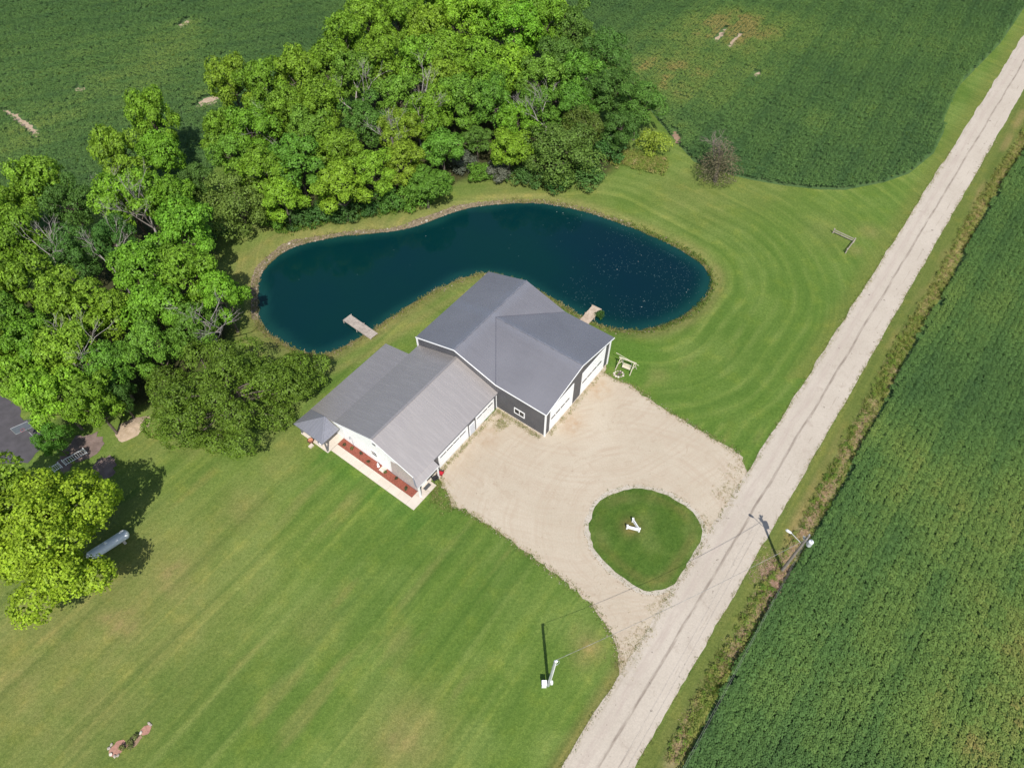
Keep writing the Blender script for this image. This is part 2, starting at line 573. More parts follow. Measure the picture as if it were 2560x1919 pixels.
M['field'] = field_ground("field_floor", (0.055, 0.115, 0.030), (0.070, 0.125, 0.035))
M['far'] = field_ground("far_fields", (0.045, 0.085, 0.022), (0.060, 0.095, 0.028))


def water_mat():
    m, nt, b = new_mat("pond_water")
    a = nd(nt, "ShaderNodeAttribute"); a.attribute_name = "tone"
    v = wpos(nt)
    c = mix(nt, noise(nt, v, .07, 3, .55, .35, .7), a.outputs["Color"], (0.85, 0.88, 1.10), 'MULTIPLY')
    nt.links.new(c, b.inputs["Base Color"])
    b.inputs["Roughness"].default_value = 0.09
    b.inputs["IOR"].default_value = 1.33
    b.inputs["Specular IOR Level"].default_value = 0.5
    bump(nt, b, noise(nt, v, 1.3, 4, .6), .05, .05)
    return m


M['water'] = water_mat()


def leaf_mat():
    m, nt, b = new_mat("leaves")
    oi = nd(nt, "ShaderNodeObjectInfo")
    a = nd(nt, "ShaderNodeAttribute"); a.attribute_name = "lv"
    hs = nd(nt, "ShaderNodeHueSaturation")
    r = nd(nt, "ShaderNodeMapRange"); nt.links.new(oi.outputs["Random"], r.inputs[0])
    r.inputs[3].default_value, r.inputs[4].default_value = 0.492, 0.510
    nt.links.new(r.outputs[0], hs.inputs["Hue"])
    r2 = nd(nt, "ShaderNodeMapRange"); nt.links.new(a.outputs["Fac"], r2.inputs[0])
    r2.inputs[3].default_value, r2.inputs[4].default_value = 0.5, 1.45
    nt.links.new(r2.outputs[0], hs.inputs["Value"])
    nt.links.new(oi.outputs["Color"], hs.inputs["Color"])
    nt.links.new(hs.outputs[0], b.inputs["Base Color"])
    b.inputs["Roughness"].default_value = 0.55
    b.inputs["Specular IOR Level"].default_value = 0.25
    tr = nd(nt, "ShaderNodeBsdfTranslucent")
    nt.links.new(mix(nt, 1.0, hs.outputs[0], (1.15, 1.2, 0.6), 'MULTIPLY'), tr.inputs[0])
    ms = nd(nt, "ShaderNodeMixShader"); ms.inputs[0].default_value = 0.3
    nt.links.new(b.outputs[0], ms.inputs[1]); nt.links.new(tr.outputs[0], ms.inputs[2])
    nt.links.new(ms.outputs[0], nt.nodes["Material Output"].inputs[0])
    return m


M['leaf'] = leaf_mat()


def tint_mat(name, stops, translucent=0.25, rough=0.7):
    """colour from the instance attribute 'tint' (0..1): each plant or stone its own colour"""
    m, nt, b = new_mat(name)
    a = nd(nt, "ShaderNodeAttribute"); a.attribute_name = "tint"; a.attribute_type = 'INSTANCER'
    cr = nd(nt, "ShaderNodeValToRGB")
    els = cr.color_ramp.elements
    while len(els) > 1: els.remove(els[-1])
    els[0].position, els[0].color = stops[0][0], (*stops[0][1], 1)
    for p, c in stops[1:]:
        e = els.new(p); e.color = (*c, 1)
    nt.links.new(a.outputs["Fac"], cr.inputs[0])
    c = mix(nt, noise(nt, wpos(nt), 6.0, 1, .5, .3, .7), cr.outputs[0], (0.72, 0.72, 0.72), 'MULTIPLY')
    nt.links.new(c, b.inputs["Base Color"])
    b.inputs["Roughness"].default_value = rough
    b.inputs["Specular IOR Level"].default_value = 0.2
    if translucent:
        tr = nd(nt, "ShaderNodeBsdfTranslucent"); nt.links.new(c, tr.inputs[0])
        ms = nd(nt, "ShaderNodeMixShader"); ms.inputs[0].default_value = translucent
        nt.links.new(b.outputs[0], ms.inputs[1]); nt.links.new(tr.outputs[0], ms.inputs[2])
        nt.links.new(ms.outputs[0], nt.nodes["Material Output"].inputs[0])
    return m


M['crop'] = tint_mat("crop_leaves", [(0, (0.070, 0.150, 0.046)), (0.35, (0.115, 0.218, 0.055)), (0.65, (0.178, 0.275, 0.062)), (0.85, (0.235, 0.290, 0.070)), (1, (0.33, 0.29, 0.09))], 0.25)
M['weed'] = tint_mat("roadside_weeds", [(0, (0.10, 0.22, 0.03)), (0.25, (0.22, 0.32, 0.05)), (0.45, (0.36, 0.35, 0.10)), (0.6, (0.56, 0.43, 0.21)), (0.8, (0.66, 0.46, 0.32)), (1, (0.70, 0.50, 0.40))], 0.4)
M['shore'] = tint_mat("shore_grass", [(0, (0.08, 0.19, 0.026)), (0.4, (0.20, 0.26, 0.06)), (0.7, (0.36, 0.34, 0.13)), (1, (0.52, 0.43, 0.24))], 0.3)
M['rock'] = tint_mat("shore_stones", [(0, (0.14, 0.11, 0.075)), (0.45, (0.25, 0.195, 0.13)), (0.8, (0.33, 0.265, 0.19)), (1, (0.60, 0.54, 0.46))], 0.0, 0.9)
M['fleck'] = tint_mat("floating_flecks", [(0, (0.025, 0.065, 0.075)), (0.6, (0.07, 0.12, 0.12)), (1, (0.38, 0.42, 0.38))], 0.0, 0.6)

# ------------------------------------------------------------------ scattering by geometry nodes (uncountable things only)
def src_obj(name, verts, faces, mat):
    me = bpy.data.meshes.new(name)
    me.from_pydata(verts, [], faces)
    me.materials.append(mat)
    return bpy.data.objects.new(name, me)          # never linked to the scene: only the node tree uses it


def scatter(name, pts, scale, rz, tint, sources):
    n = len(pts)
    me = bpy.data.meshes.new(name)
    me.vertices.add(n)
    me.vertices.foreach_set("co", np.asarray(pts, np.float32).ravel())
    for nm, arr in (("scl", scale), ("rz", rz), ("tint", tint)):
        at_ = me.attributes.new(nm, 'FLOAT', 'POINT'); at_.data.foreach_set("value", np.asarray(arr, np.float32))
    at_ = me.attributes.new("pick", 'INT', 'POINT')
    at_.data.foreach_set("value", RNG.integers(0, len(sources), n).astype(np.int32))
    o = bpy.data.objects.new(name, me)
    COL.objects.link(o)
    o["kind"] = "stuff"
    ng = bpy.data.node_groups.new(name + "_scatter", 'GeometryNodeTree')
    ng.interface.new_socket("Geometry", in_out='INPUT', socket_type='NodeSocketGeometry')
    ng.interface.new_socket("Geometry", in_out='OUTPUT', socket_type='NodeSocketGeometry')
    gi, go = ng.nodes.new("NodeGroupInput"), ng.nodes.new("NodeGroupOutput")
    jn = ng.nodes.new("GeometryNodeJoinGeometry")
    for s in reversed(sources):
        oi = ng.nodes.new("GeometryNodeObjectInfo")
        oi.inputs["Object"].default_value = s
        oi.inputs["As Instance"].default_value = True
        ng.links.new(oi.outputs["Geometry"], jn.inputs[0])
    iop = ng.nodes.new("GeometryNodeInstanceOnPoints")
    iop.inputs["Pick Instance"].default_value = True
    ng.links.new(gi.outputs[0], iop.inputs["Points"]); ng.links.new(jn.outputs[0], iop.inputs["Instance"])

    def attr(nm, typ='FLOAT'):
        a = ng.nodes.new("GeometryNodeInputNamedAttribute"); a.data_type = typ
        a.inputs["Name"].default_value = nm
        return a.outputs["Attribute"]
    ng.links.new(attr("pick", 'INT'), iop.inputs["Instance Index"])
    cx = ng.nodes.new("ShaderNodeCombineXYZ"); ng.links.new(attr("rz"), cx.inputs[2])
    ng.links.new(cx.outputs[0], iop.inputs["Rotation"])
    ng.links.new(attr("scl"), iop.inputs["Scale"])
    ng.links.new(iop.outputs[0], go.inputs[0])
    md = o.modifiers.new("scatter", 'NODES'); md.node_group = ng
    return o


def leaf_cloud(centres, normals, size, rng, aspect=0.72, bend=0.0):
    """diamond leaves at centres facing normals; returns verts (4n,3)"""
    n = len(centres)
    nn = normals / (np.linalg.norm(normals, axis=1, keepdims=True) + 1e-9)
    t = rng.normal(size=(n, 3)); t -= nn * (t * nn).sum(1, keepdims=True); t /= np.linalg.norm(t, axis=1, keepdims=True)
    b = np.cross(nn, t)
    s = (size * rng.uniform(.7, 1.3, n))[:, None] / 2
    v = np.stack([centres - t * s, centres + b * s * aspect + nn * s * .18, centres + t * s, centres - b * s * aspect + nn * s * .18], 1)
    return v.reshape(-1, 3)


def plant_source(name, mat, n, r, h0, h1, size, seed):
    rng = np.random.default_rng(seed)
    a = rng.uniform(0, 2 * math.pi, n); rr = r * np.sqrt(rng.random(n))
    z = h0 + (h1 - h0) * (1 - (rr / r) ** 2 * .6) * rng.uniform(.55, 1, n)
    c = np.stack([rr * np.cos(a), rr * np.sin(a), z], 1)
    nrm = np.stack([np.cos(a) * rr / r * .5, np.sin(a) * rr / r * .5, np.ones(n)], 1) + rng.normal(0, .17, (n, 3))
    v = leaf_cloud(c, nrm, size, rng)
    return src_obj(name, v.tolist(), [(4 * i, 4 * i + 1, 4 * i + 2, 4 * i + 3) for i in range(n)], mat)


def tuft_source(name, mat, n, r, h, w, seed, lean=.5):
    rng = np.random.default_rng(seed)
    V, F = [], []
    for i in range(n):
        a = rng.uniform(0, 6.283); p = np.array([math.cos(a), math.sin(a)]) * r * rng.random() ** .5
        hh = h * rng.uniform(.55, 1.1); l = np.array([math.cos(a), math.sin(a)]) * hh * rng.uniform(.1, lean)
        q = np.array([-math.sin(a + 1), math.cos(a + 1)]) * w / 2
        k = len(V)
        V += [(p[0] - q[0], p[1] - q[1], -.05), (p[0] + q[0], p[1] + q[1], -.05),
              (p[0] + l[0] * .5 + q[0] * .8, p[1] + l[1] * .5 + q[1] * .8, hh * .65), (p[0] + l[0] * .5 - q[0] * .8, p[1] + l[1] * .5 - q[1] * .8, hh * .65),
              (p[0] + l[0] * 1.3, p[1] + l[1] * 1.3, hh)]
        F += [(k, k + 1, k + 2, k + 3), (k + 3, k + 2, k + 4)]
    return src_obj(name, V, F, mat)


def rock_mesh(seed, flat=.65):
    rng = np.random.default_rng(seed)
    V, F = [], []
    rings = [(0.0, -.5), (.75, -.35), (1, 0), (.7, .4), (0.0, .55)]
    n = 7
    for r, z in rings:
        for k in range(n):
            a = 6.283 * k / n
            q = rng.uniform(.75, 1.15)
            V.append((r * math.cos(a) * q * .5, r * math.sin(a) * q * .4, (z * q + .15) * flat * .6))
    for i in range(len(rings) - 1):
        for k in range(n):
            F.append((i * n + k, i * n + (k + 1) % n, (i + 1) * n + (k + 1) % n, (i + 1) * n + k))
    return V, F


def sample_in(poly, n, rng, dens_keep=None):
    P = np.array(poly); lo, hi = P.min(0), P.max(0)
    q = rng.uniform(lo, hi, (n, 2))
    return q[poly_sdf(q[:, 0], q[:, 1], poly) < 0]


# ================================================================== SETTING
WATER_Z = -0.35
pond_px = [(557, 640), (560, 600), (575, 575), (610, 545), (650, 527), (720, 512), (790, 505), (860, 497), (920, 480), (970, 461),
           (1020, 447), (1080, 440), (1150, 438), (1220, 447), (1290, 465), (1360, 490), (1420, 515), (1480, 545), (1515, 570),
           (1533, 595), (1533, 622), (1515, 650), (1480, 680), (1430, 703), (1380, 712), (1330, 710), (1285, 697), (1240, 673),
           (1200, 648), (1170, 632), (1140, 615), (1110, 602), (1075, 592), (1040, 590), (1000, 600), (950, 621), (900, 650), (860, 675), (820, 703),
           (790, 722), (750, 745), (710, 762), (690, 765), (650, 757), (610, 738), (580, 720), (560, 690)]
POND = spline([atd(x, y, WATER_Z) for x, y in pond_px], True, 1.0)

ROAD0, ROAD1 = np.array([4.39, 10.41]), np.array([59.30, 82.52])
RD = (ROAD1 - ROAD0) / np.linalg.norm(ROAD1 - ROAD0)
RN = np.array([RD[1], -RD[0]])                      # to the right of the road
ROAD_W = 5.3

wood_px = [(-80, 560, 0), (-80, 470, 12), (60, 420, 12), (200, 300, 12), (330, 260, 12), (420, 400, 6), (470, 250, 12), (520, 170, 12), (700, 130, 12), (790, 20, 12),
           (900, -90, 12), (1180, -90, 12), (1280, 60, 12), (1400, 240, 8), (1440, 320, 0), (1330, 400, 0), (1180, 400, 0), (1080, 385, 0), (950, 440, 0), (800, 470, 0), (640, 490, 0),
           (500, 520, 0), (520, 640, 2), (530, 720, 2), (400, 880, 2), (240, 930, 0), (100, 960, 0), (60, 880, 0), (-80, 860, 0)]
WOOD = [atd(x, y, z) for x, y, z in wood_px]

RF_px = [(1708, 1919), (1778, 1773), (1863, 1618), (1933, 1505), (1984, 1423), (2035, 1335), (2116, 1193.5), (2140, 1135.6), (2187, 1052), (2227, 976), (2266.7, 889.5), (2324.6, 788), (2360, 734),
         (2437.7, 579), (2481, 499), (2524.6, 430.7), (2560, 376)]
CROP_H = .85
rf_edge = [at(x, y, CROP_H * .7) for x, y in RF_px]
d_ = np.array(rf_edge[-1]) - np.array(rf_edge[-5]); d_ /= np.linalg.norm(d_)
rf_edge = [tuple(np.array(rf_edge[0]) - RD * 60)] + rf_edge + [tuple(np.array(rf_edge[-1]) + d_ * 60), tuple(np.array(rf_edge[-1]) + d_ * 700)]

# ---- lawn terrain with the pond basin
x0, x1, y0, y1, st = -130.0, 130.0, 0.0, 180.0, 0.5
gx, gy = np.arange(x0, x1 + .01, st), np.arange(y0, y1 + .01, st)
X, Y = np.meshgrid(gx, gy)
D = poly_sdf(X, Y, POND)
Z = np.where(D > 2.2, 0.0, 0.0)
bank = WATER_Z * smoothstep(2.2, 0.0, D) * (D >= 0)
deep = WATER_Z - 2.2 * smoothstep(0, 5.5, -D)
Z = np.where(D >= 0, bank, deep)
Z += (fbm(X, Y, 1.8, 3) - .5) * .05
# keep the building pads flat
LX = (X - ORG[0]) * E1[0] + (Y - ORG[1]) * E1[1]
LY = (X - ORG[0]) * E2[0] + (Y - ORG[1]) * E2[1]
pad = (LX > -18.5) & (LX < 15) & (LY > -1) & (LY < 25)
Z = np.where(pad & (D > 0), np.minimum(Z, -.02), Z)
drv = (Y < 70) & (D > 3)
Z = np.where(drv, np.minimum(Z, 0.0), Z)

# grass tone: mown stripes, dry patches, lush patches
G_mid = np.array([0.140, 0.212, 0.042]); G_dark = np.array([0.098, 0.172, 0.031]); G_lite = np.array([0.190, 0.255, 0.064])
G_dry = np.array([0.268, 0.242, 0.090]); G_tan = np.array([0.36, 0.26, 0.125])


def lerp(a, b, t):
    return a * (1 - t[..., None]) + b * t[..., None]


nx_, ny_ = -math.sin(math.radians(54)), math.cos(math.radians(54))
sc = X * nx_ + Y * ny_
al = X * ny_ - Y * nx_
big = fbm(X, Y, 16, 11)
med = fbm(X, Y, 4.0, 21)
T = lerp(np.broadcast_to(G_mid, X.shape + (3,)), G_lite, smoothstep(.35, .75, med))
T = lerp(T, G_dark, smoothstep(.5, .8, big) * .6)
T = lerp(T, np.array([.105, .188, .031]), smoothstep(62, 50, Y) * (LX > 10) * .6)
T = lerp(T, np.array([.122, .200, .036]), smoothstep(20, 45, X) * (Y < 95) * (Y > 45) * .5)
# stripes of the lower lawn (parallel to the road) and arcs around the pond end
wob = (fbm(X, Y, 14, 31) - .5) * .35
s1 = (.5 + .5 * np.sin((sc + wob) * 2 * math.pi / 2.15)) ** 3 * (.5 + .9 * vnoise(al / 14, sc, 1.1, 33))
s2 = .5 + .5 * np.sin((sc + wob * .7) * 2 * math.pi / 4.6 + .6)
fine = .55 * vnoise(al / 30, sc, .8, 44) + .45 * vnoise(al / 12, sc, .55, 47)
low = smoothstep(64, 52, Y) * (LY < 60)
arcD = poly_sdf(X, Y, [atd(x, y, 0) for x, y in ((1000, 520), (1300, 500), (1470, 590), (1400, 670), (1240, 640))])
arc = (.5 + .5 * np.sin((arcD + wob * .8) * 2 * math.pi / 2.3)) ** 1.6
RU = (X - ROAD0[0]) * RN[0] + (Y - ROAD0[1]) * RN[1]       # distance right of the road's left edge
right = smoothstep(3, 8, LX) * smoothstep(-8, 0, (LX - 0) - (LY - 30) * .3) * (RU < 1)
right = right * (Y > 48)
fineA = vnoise(np.arctan2(Y - 75, X - 20) * 3.0, arcD, .5, 45)
strp = np.clip(s1 * .3 + s2 * .2 + fine * .5, 0, 1) * (1 - right) + np.clip(arc * (.2 + .4 * fbm(X, Y, 8, 46)) + fineA * .5, 0, 1) * right
T = lerp(T, G_lite * np.array([1.12, 1.05, 1.15]), smoothstep(.45, .95, strp) * (.6 * low * (1 - right) + .5 * right + .12))
T = lerp(T, G_dark, smoothstep(.45, .05, strp) * (.55 * low * (1 - right) + .55 * right))
# dry, yellowed zones
dry = np.zeros_like(X)
for px, py, r, k in ((60, 1420, 13, .6), (300, 1290, 12, .6), (150, 1520, 11, .5), (40, 1480, 9, .6), (250, 1330, 7, .8), (380, 1240, 5, .8), (130, 1560, 7, .5), (430, 1180, 4, .5), (520, 1100, 4, .55), (880, 1590, 4, .75), (860, 1630, 3, .6), (680, 1350, 3, .3),
                     (1275, 1395, 1.6, 1.0), (1260, 1420, 1.2, .7), (620, 960, 3, .5), (600, 1010, 3, .4), (1350, 1140, .9, .9), (1350, 1110, .7, .5), (1100, 420, 8, .45), (1250, 400, 6, .3), (1500, 420, 9, .35), (1620, 400, 8, .3),
                     (660, 505, 7, .6), (800, 490, 6, .6), (900, 465, 5, .5), (540, 560, 5, .5), (1790, 500, 5, .25), (1880, 500, 2, .6), (1850, 540, 1.5, .6), (900, 690, 3, .3), (1420, 810, 1.3, .6), (420, 950, 3, .4), (320, 950, 4, .4)):
    cx, cy = atd(px, py)
    dd = np.hypot(X - cx, Y - cy) / r
    dry = np.maximum(dry, k * np.exp(-dd ** 2) * (.55 + .9 * fbm(X, Y, 1.6, 51)))
streakd = smoothstep(.60, .80, fbm(al / 5, sc, 2.2, 61)) * low
dry = np.clip(np.maximum(dry, streakd * .45), 0, 1)
T = lerp(T, G_dry, dry)
T = lerp(T, G_tan, smoothstep(.7, 1.0, dry) * .55)
# dry rim of the pond, tan south bank, mown verge
shore = np.exp(-((D - 1.2) / 1.1) ** 2) * (D > 0)
T = lerp(T, G_dry, shore * np.clip(.35 + .8 * fbm(X, Y, 3, 71), 0, 1) * .85)
sb = np.exp(-((D - 3.4) / .7) ** 2) * (LX > -14) * (LX < 15) * (LY > 15)
T = lerp(T, G_dry, sb * .6)
T = lerp(T, G_tan * .62, smoothstep(.55, .0, np.abs(D - .1)) * .85)
# mown verges along the road
verge = smoothstep(ROAD_W - .2, ROAD_W + .3, RU) * smoothstep(ROAD_W + 5.5, ROAD_W + 3, RU)
T = lerp(T, np.array([0.150, 0.170, 0.046]), verge * .8)
T = lerp(T, np.array([0.32, 0.24, 0.105]), verge * np.exp(-((RU - ROAD_W - 1.9) / .7) ** 2) * smoothstep(.45, .7, fbm(al / 4, sc, 2.5, 81)) * .8)
wd_ = line_dist(X, Y, rf_edge[1:-1]) * np.where(RU > ROAD_W, 1, 99)
wm = smoothstep(2.3, 1.5, wd_ + (med - .5) * .9)
T = lerp(T, np.array([.20, .23, .065]), wm * .8)
straw = np.exp(-((wd_ - 1.0) / .6) ** 2) * smoothstep(.36, .55, fbm(al / 4, sc, 1.4, 67))
T = lerp(T, lerp(np.broadcast_to(np.array([.42, .295, .20]), X.shape + (3,)), np.array([.36, .31, .12]), smoothstep(45, 75, Y)), straw * .9)
lv_ = smoothstep(-3.2, -.6, RU) * (RU < .3) * (Y > 55)
T = lerp(T, np.array([0.19, 0.205, 0.055]), lv_ * .65)
lv2 = smoothstep(-1.6, -.3, RU) * (RU < .3) * (Y < 40)
T = lerp(T, np.array([0.22, 0.185, 0.07]), lv2 * .7)
# lush green close to the buildings
lush = np.exp(-(np.maximum(0, np.hypot(np.maximum(np.abs(LX - 17.5) - 1.5, 0), np.maximum(np.abs(LY - 4) - 7, 0))) / 2.5) ** 2)
T = lerp(T, np.array([0.095, 0.195, 0.028]), lush * .6)
lush2 = np.exp(-((LX + 18.2) / 1.6) ** 2) * (LY > 4) * (LY < 20)
T = lerp(T, np.array([0.075, 0.175, 0.026]), lush2 * .6)
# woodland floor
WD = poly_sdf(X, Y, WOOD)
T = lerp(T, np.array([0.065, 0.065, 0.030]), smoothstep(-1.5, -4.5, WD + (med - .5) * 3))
# pond bed
T = np.where((D < -.05)[..., None], lerp(np.broadcast_to(np.array([.10, .085, .05]), X.shape + (3,)), np.array([.01, .02, .02]), smoothstep(0, 3, -D)), T)


def grid_mesh(name, X, Y, Z, tone, mat, alpha, arcd):
    h, w = X.shape
    me = bpy.data.meshes.new(name)
    me.vertices.add(h * w)
    me.vertices.foreach_set("co", np.stack([X, Y, Z], -1).astype(np.float32).ravel())
    i = np.arange(h * w).reshape(h, w)
    q = np.stack([i[:-1, :-1], i[:-1, 1:], i[1:, 1:], i[1:, :-1]], -1).reshape(-1, 4)
    me.loops.add(q.size); me.loops.foreach_set("vertex_index", q.astype(np.int32).ravel())
    me.polygons.add(len(q))
    me.polygons.foreach_set("loop_start", np.arange(0, q.size, 4, dtype=np.int32))
    me.polygons.foreach_set("use_smooth", np.ones(len(q), bool))
    me.update(calc_edges=True)
    a = me.color_attributes.new("tone", 'FLOAT_COLOR', 'POINT')
    a.data.foreach_set("color", np.concatenate([tone, alpha[..., None]], -1).astype(np.float32).ravel())
    b = me.attributes.new("arcd", 'FLOAT', 'POINT'); b.data.foreach_set("value", arcd.astype(np.float32).ravel())
    o = link(name, me, mat)
    return o


Z[0, :] = Z[-1, :] = 0; Z[:, 0] = Z[:, -1] = 0
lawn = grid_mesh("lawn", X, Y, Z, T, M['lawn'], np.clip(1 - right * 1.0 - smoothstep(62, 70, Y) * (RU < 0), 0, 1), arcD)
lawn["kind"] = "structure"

g = MB()
R = 3000.0
for a in ((-R, -R, R, y0), (-R, y1, R, R), (-R, y0, x0, y1), (x1, y0, R, y1)):
    g.add([(a[0], a[1], 0), (a[2], a[1], 0), (a[2], a[3], 0), (a[0], a[3], 0)], [(0, 1, 2, 3)])
tag(g.build("ground", M['far']), kind="structure")

# ---- pond water
wx, wy = np.meshgrid(np.arange(-48, 38.1, .75), np.arange(58, 106.1, .75))
WDp = poly_sdf(wx, wy, POND)
wt = lerp(np.broadcast_to(np.array([.006, .046, .038]), wx.shape + (3,)), np.array([.0013, .0235, .0240]), smoothstep(.1, 2.0, -WDp + (fbm(wx, wy, 4, 91) - .5) * 1.5))
endb = smoothstep(2, 20, wx + (fbm(wx, wy, 7, 92) - .5) * 8)
wt = lerp(wt, np.array([.0014, .0175, .0240]), endb * smoothstep(1.0, 3.5, -WDp))
keep = WDp < 2.0
h, w = wx.shape
idx = np.arange(h * w).reshape(h, w)
cell = keep[:-1, :-1] | keep[:-1, 1:] | keep[1:, 1:] | keep[1:, :-1]
q = np.stack([idx[:-1, :-1], idx[:-1, 1:], idx[1:, 1:], idx[1:, :-1]], -1)[cell]
used = np.unique(q); remap = -np.ones(h * w, int); remap[used] = np.arange(len(used))
me = bpy.data.meshes.new("pond_water")
me.from_pydata(np.stack([wx.ravel()[used], wy.ravel()[used], np.full(len(used), WATER_Z)], 1).tolist(), [], remap[q].tolist())
ca = me.color_attributes.new("tone", 'FLOAT_COLOR', 'POINT')
ca.data.foreach_set("color", np.concatenate([wt.reshape(-1, 3)[used], np.ones((len(used), 1))], 1).astype(np.float32).ravel())
tag(link("pond_water", me, M['water']), kind="structure")

# ---- road: one long strip with ragged edges, built along its own axis
rv, rf = [], []
ys = list(np.arange(-60, 220, .8)) + [300, 500, 900, 1600]
r = np.random.default_rng(5)
for i, yy in enumerate(ys):
    j = (vnoise(np.array([yy]), np.array([0.]), 2.5, 8)[0] - .5) * .28
    k = (vnoise(np.array([yy]), np.array([9.]), 2.5, 9)[0] - .5) * .22
    rv += [(-.05 + j + r.normal(0, .03), yy, .018), (1.3, yy, .045), (ROAD_W / 2, yy, .06), (4.0, yy, .045), (ROAD_W + .05 + k + r.normal(0, .03), yy, .018)]
    if i:
        b = (i - 1) * 5
        rf += [(b + c, b + c + 1, b + c + 6, b + c + 5) for c in range(4)]
me = bpy.data.meshes.new("road"); me.from_pydata(rv, [], rf)
road = link("road", me, M['road'])
road.location = (ROAD0[0], ROAD0[1], 0)
road.rotation_euler = (0, 0, math.atan2(RD[1], RD[0]) - math.pi / 2)
road["kind"] = "structure"

# ---- gravel drive
island_px = [(1473, 1324), (1477, 1295), (1494.8, 1258.6), (1531, 1235), (1581.7, 1222), (1639.6, 1228), (1686.7, 1247.7), (1722, 1271), (1745, 1299), (1755, 1327), (1750, 1354),
             (1733.7, 1381.7), (1701, 1436), (1675.8, 1465), (1625, 1477.6), (1581.7, 1461), (1538, 1428.7), (1505.7, 1396), (1484, 1367)]
ISLAND = spline([at(*p) for p in island_px], True, .5)
ring = spline([tuple(np.array(p) + (np.array(p) - np.mean(ISLAND, 0)) / np.linalg.norm(np.array(p) - np.mean(ISLAND, 0)) * .5) for p in [at(*p) for p in island_px]], True, .5)
drive_left = [(1102, 1208), (1120, 1232), (1131, 1262), (1170, 1280), (1226, 1314), (1296, 1366), (1360, 1413), (1440, 1474), (1479, 1511), (1508, 1551), (1527, 1583), (1540, 1615), (1548, 1660)]
drive_top = [(1850, 1134), (1796, 1104), (1760, 1080), (1700, 1046), (1650, 1016), (1606, 985), (1576, 964), (1531, 944), (1510, 931)]
rdp = lambda t, u=0.3: tuple(ROAD0 + RD * t + RN * u)
t_lo = (np.array(at(1548, 1672)) - ROAD0) @ RD
t_hi = (np.array(at(1850, 1180)) - ROAD0) @ RD
DRIVE = [at(*p) for p in drive_left] + [rdp(t_lo - 1.2), rdp(t_hi)] + [at(*p) for p in drive_top] + [yard(14.0, -.1), yard(14.0, .3), yard(.2, .3), yard(.2, 7.2), yard(-12.0, 7.6), yard(-12.3, 6.4)]
DRIVE_L = spline([at(*p) for p in drive_left], False, .6)
drive_edge_top = spline([at(*p) for p in drive_top], False, .6)
drive = sheet("driveway", DRIVE, .012, M['gravel'], jit=.10, step=.5, seed=3)
chip_ring = sheet("chipping_border", ring, .020, M['chips'], jit=.08, step=.4, seed=4)
isl = sheet("lawn_island", ISLAND, .034, None, jit=.06, step=.35, seed=6)
# give the island the same grass, its tone stored per vertex
isl.data.materials.append(M['lawn'])
IC = np.mean(ISLAND, 0)
bmv = np.array([v.co[:] for v in isl.data.vertices])
# refine: concentric rings so that the tone can vary
rings_v, rings_f = [], []
bd = densify(ISLAND, .4, .05, True, 6); nb = len(bd)
for k in range(14):
    s_ = 1 - k / 14
    rings_v += [(IC[0] + (p[0] - IC[0]) * s_, IC[1] + (p[1] - IC[1]) * s_, .034 + .25 * (1 - s_ ** 2)) for p in bd]
rings_v.append((IC[0], IC[1], .285))
for k in range(13):
    for i in range(nb):
        rings_f.append((k * nb + i, k * nb + (i + 1) % nb, (k + 1) * nb + (i + 1) % nb, (k + 1) * nb + i))
rings_f += [(13 * nb + i, 13 * nb + (i + 1) % nb, 14 * nb) for i in range(nb)]
me = bpy.data.meshes.new("lawn_island"); me.from_pydata(rings_v, [], rings_f); me.materials.append(M['lawn'])
rvv = np.array(rings_v); ix, iy = rvv[:, 0], rvv[:, 1]
it = lerp(np.broadcast_to(np.array([.082, .145, .025]), (len(ix), 3)), np.array([.130, .182, .044]), smoothstep(.4, .75, fbm(ix, iy, 2.5, 101)))
di = poly_sdf(ix, iy, ISLAND)
it = lerp(it, np.array([.17, .15, .05]), np.exp(-((di + 1.0) / .5) ** 2) * np.clip(fbm(ix, iy, 2, 104) * 1.3 - .2, 0, 1) * .8)
it = lerp(it, np.array([.20, .14, .06]), np.exp(-((ix - 13.2) ** 2 + (iy - 34) ** 2) / 1.2) * .8)
ca = me.color_attributes.new("tone", 'FLOAT_COLOR', 'POINT')
ca.data.foreach_set("color", np.concatenate([it, np.ones((len(ix), 1))], 1).astype(np.float32).ravel())
for p in me.polygons: p.use_smooth = True
isl.data = me

# ---- crop fields (floor sheets; the crop stands on them)
RFIELD = rf_edge + [tuple(np.array(rf_edge[-1]) + RN * 700), tuple(np.array(rf_edge[0]) + RN * 700)]
sheet("right_field", RFIELD, .012, M['field'])

UR_px = [(1400, -40), (1440, 60), (1560, 180), (1640, 290), (1690, 350), (1735, 400), (1790, 425), (1880, 446), (1960, 460), (2050, 470), (2115, 471), (2213, 452), (2275, 430), (2336, 380), (2362, 326), (2362, 290), (2398, 213), (2450, 160), (2503, 105), (2560, 20), (2640, -110)]
ur = [at(x, y, .3) for x, y in UR_px]
UFIELD = ur + [tuple(np.array(ur[-1]) + RD * 600), tuple(np.array(ur[0]) + np.array([-60., 500.]))]
sheet("far_field", UFIELD, .012, M['field'])
UL_px = [(-260, 640), (40, 520), (200, 440), (330, 405), (450, 385), (480, 320), (700, 190), (860, 80), (1000, 0), (1180, -60), (1212, -40)]
ul = [atd(x, y, .3) for x, y in UL_px]
LFIELD = ul + [(ul[-1][0] - 20, ul[-1][1] + 500), (-700, 600), (-700, 60)]
sheet("left_field", LFIELD, .012, M['field'])

# ---- bare strips in the fields, sand heap, dirt under the trees, neighbour's asphalt
BARE = []


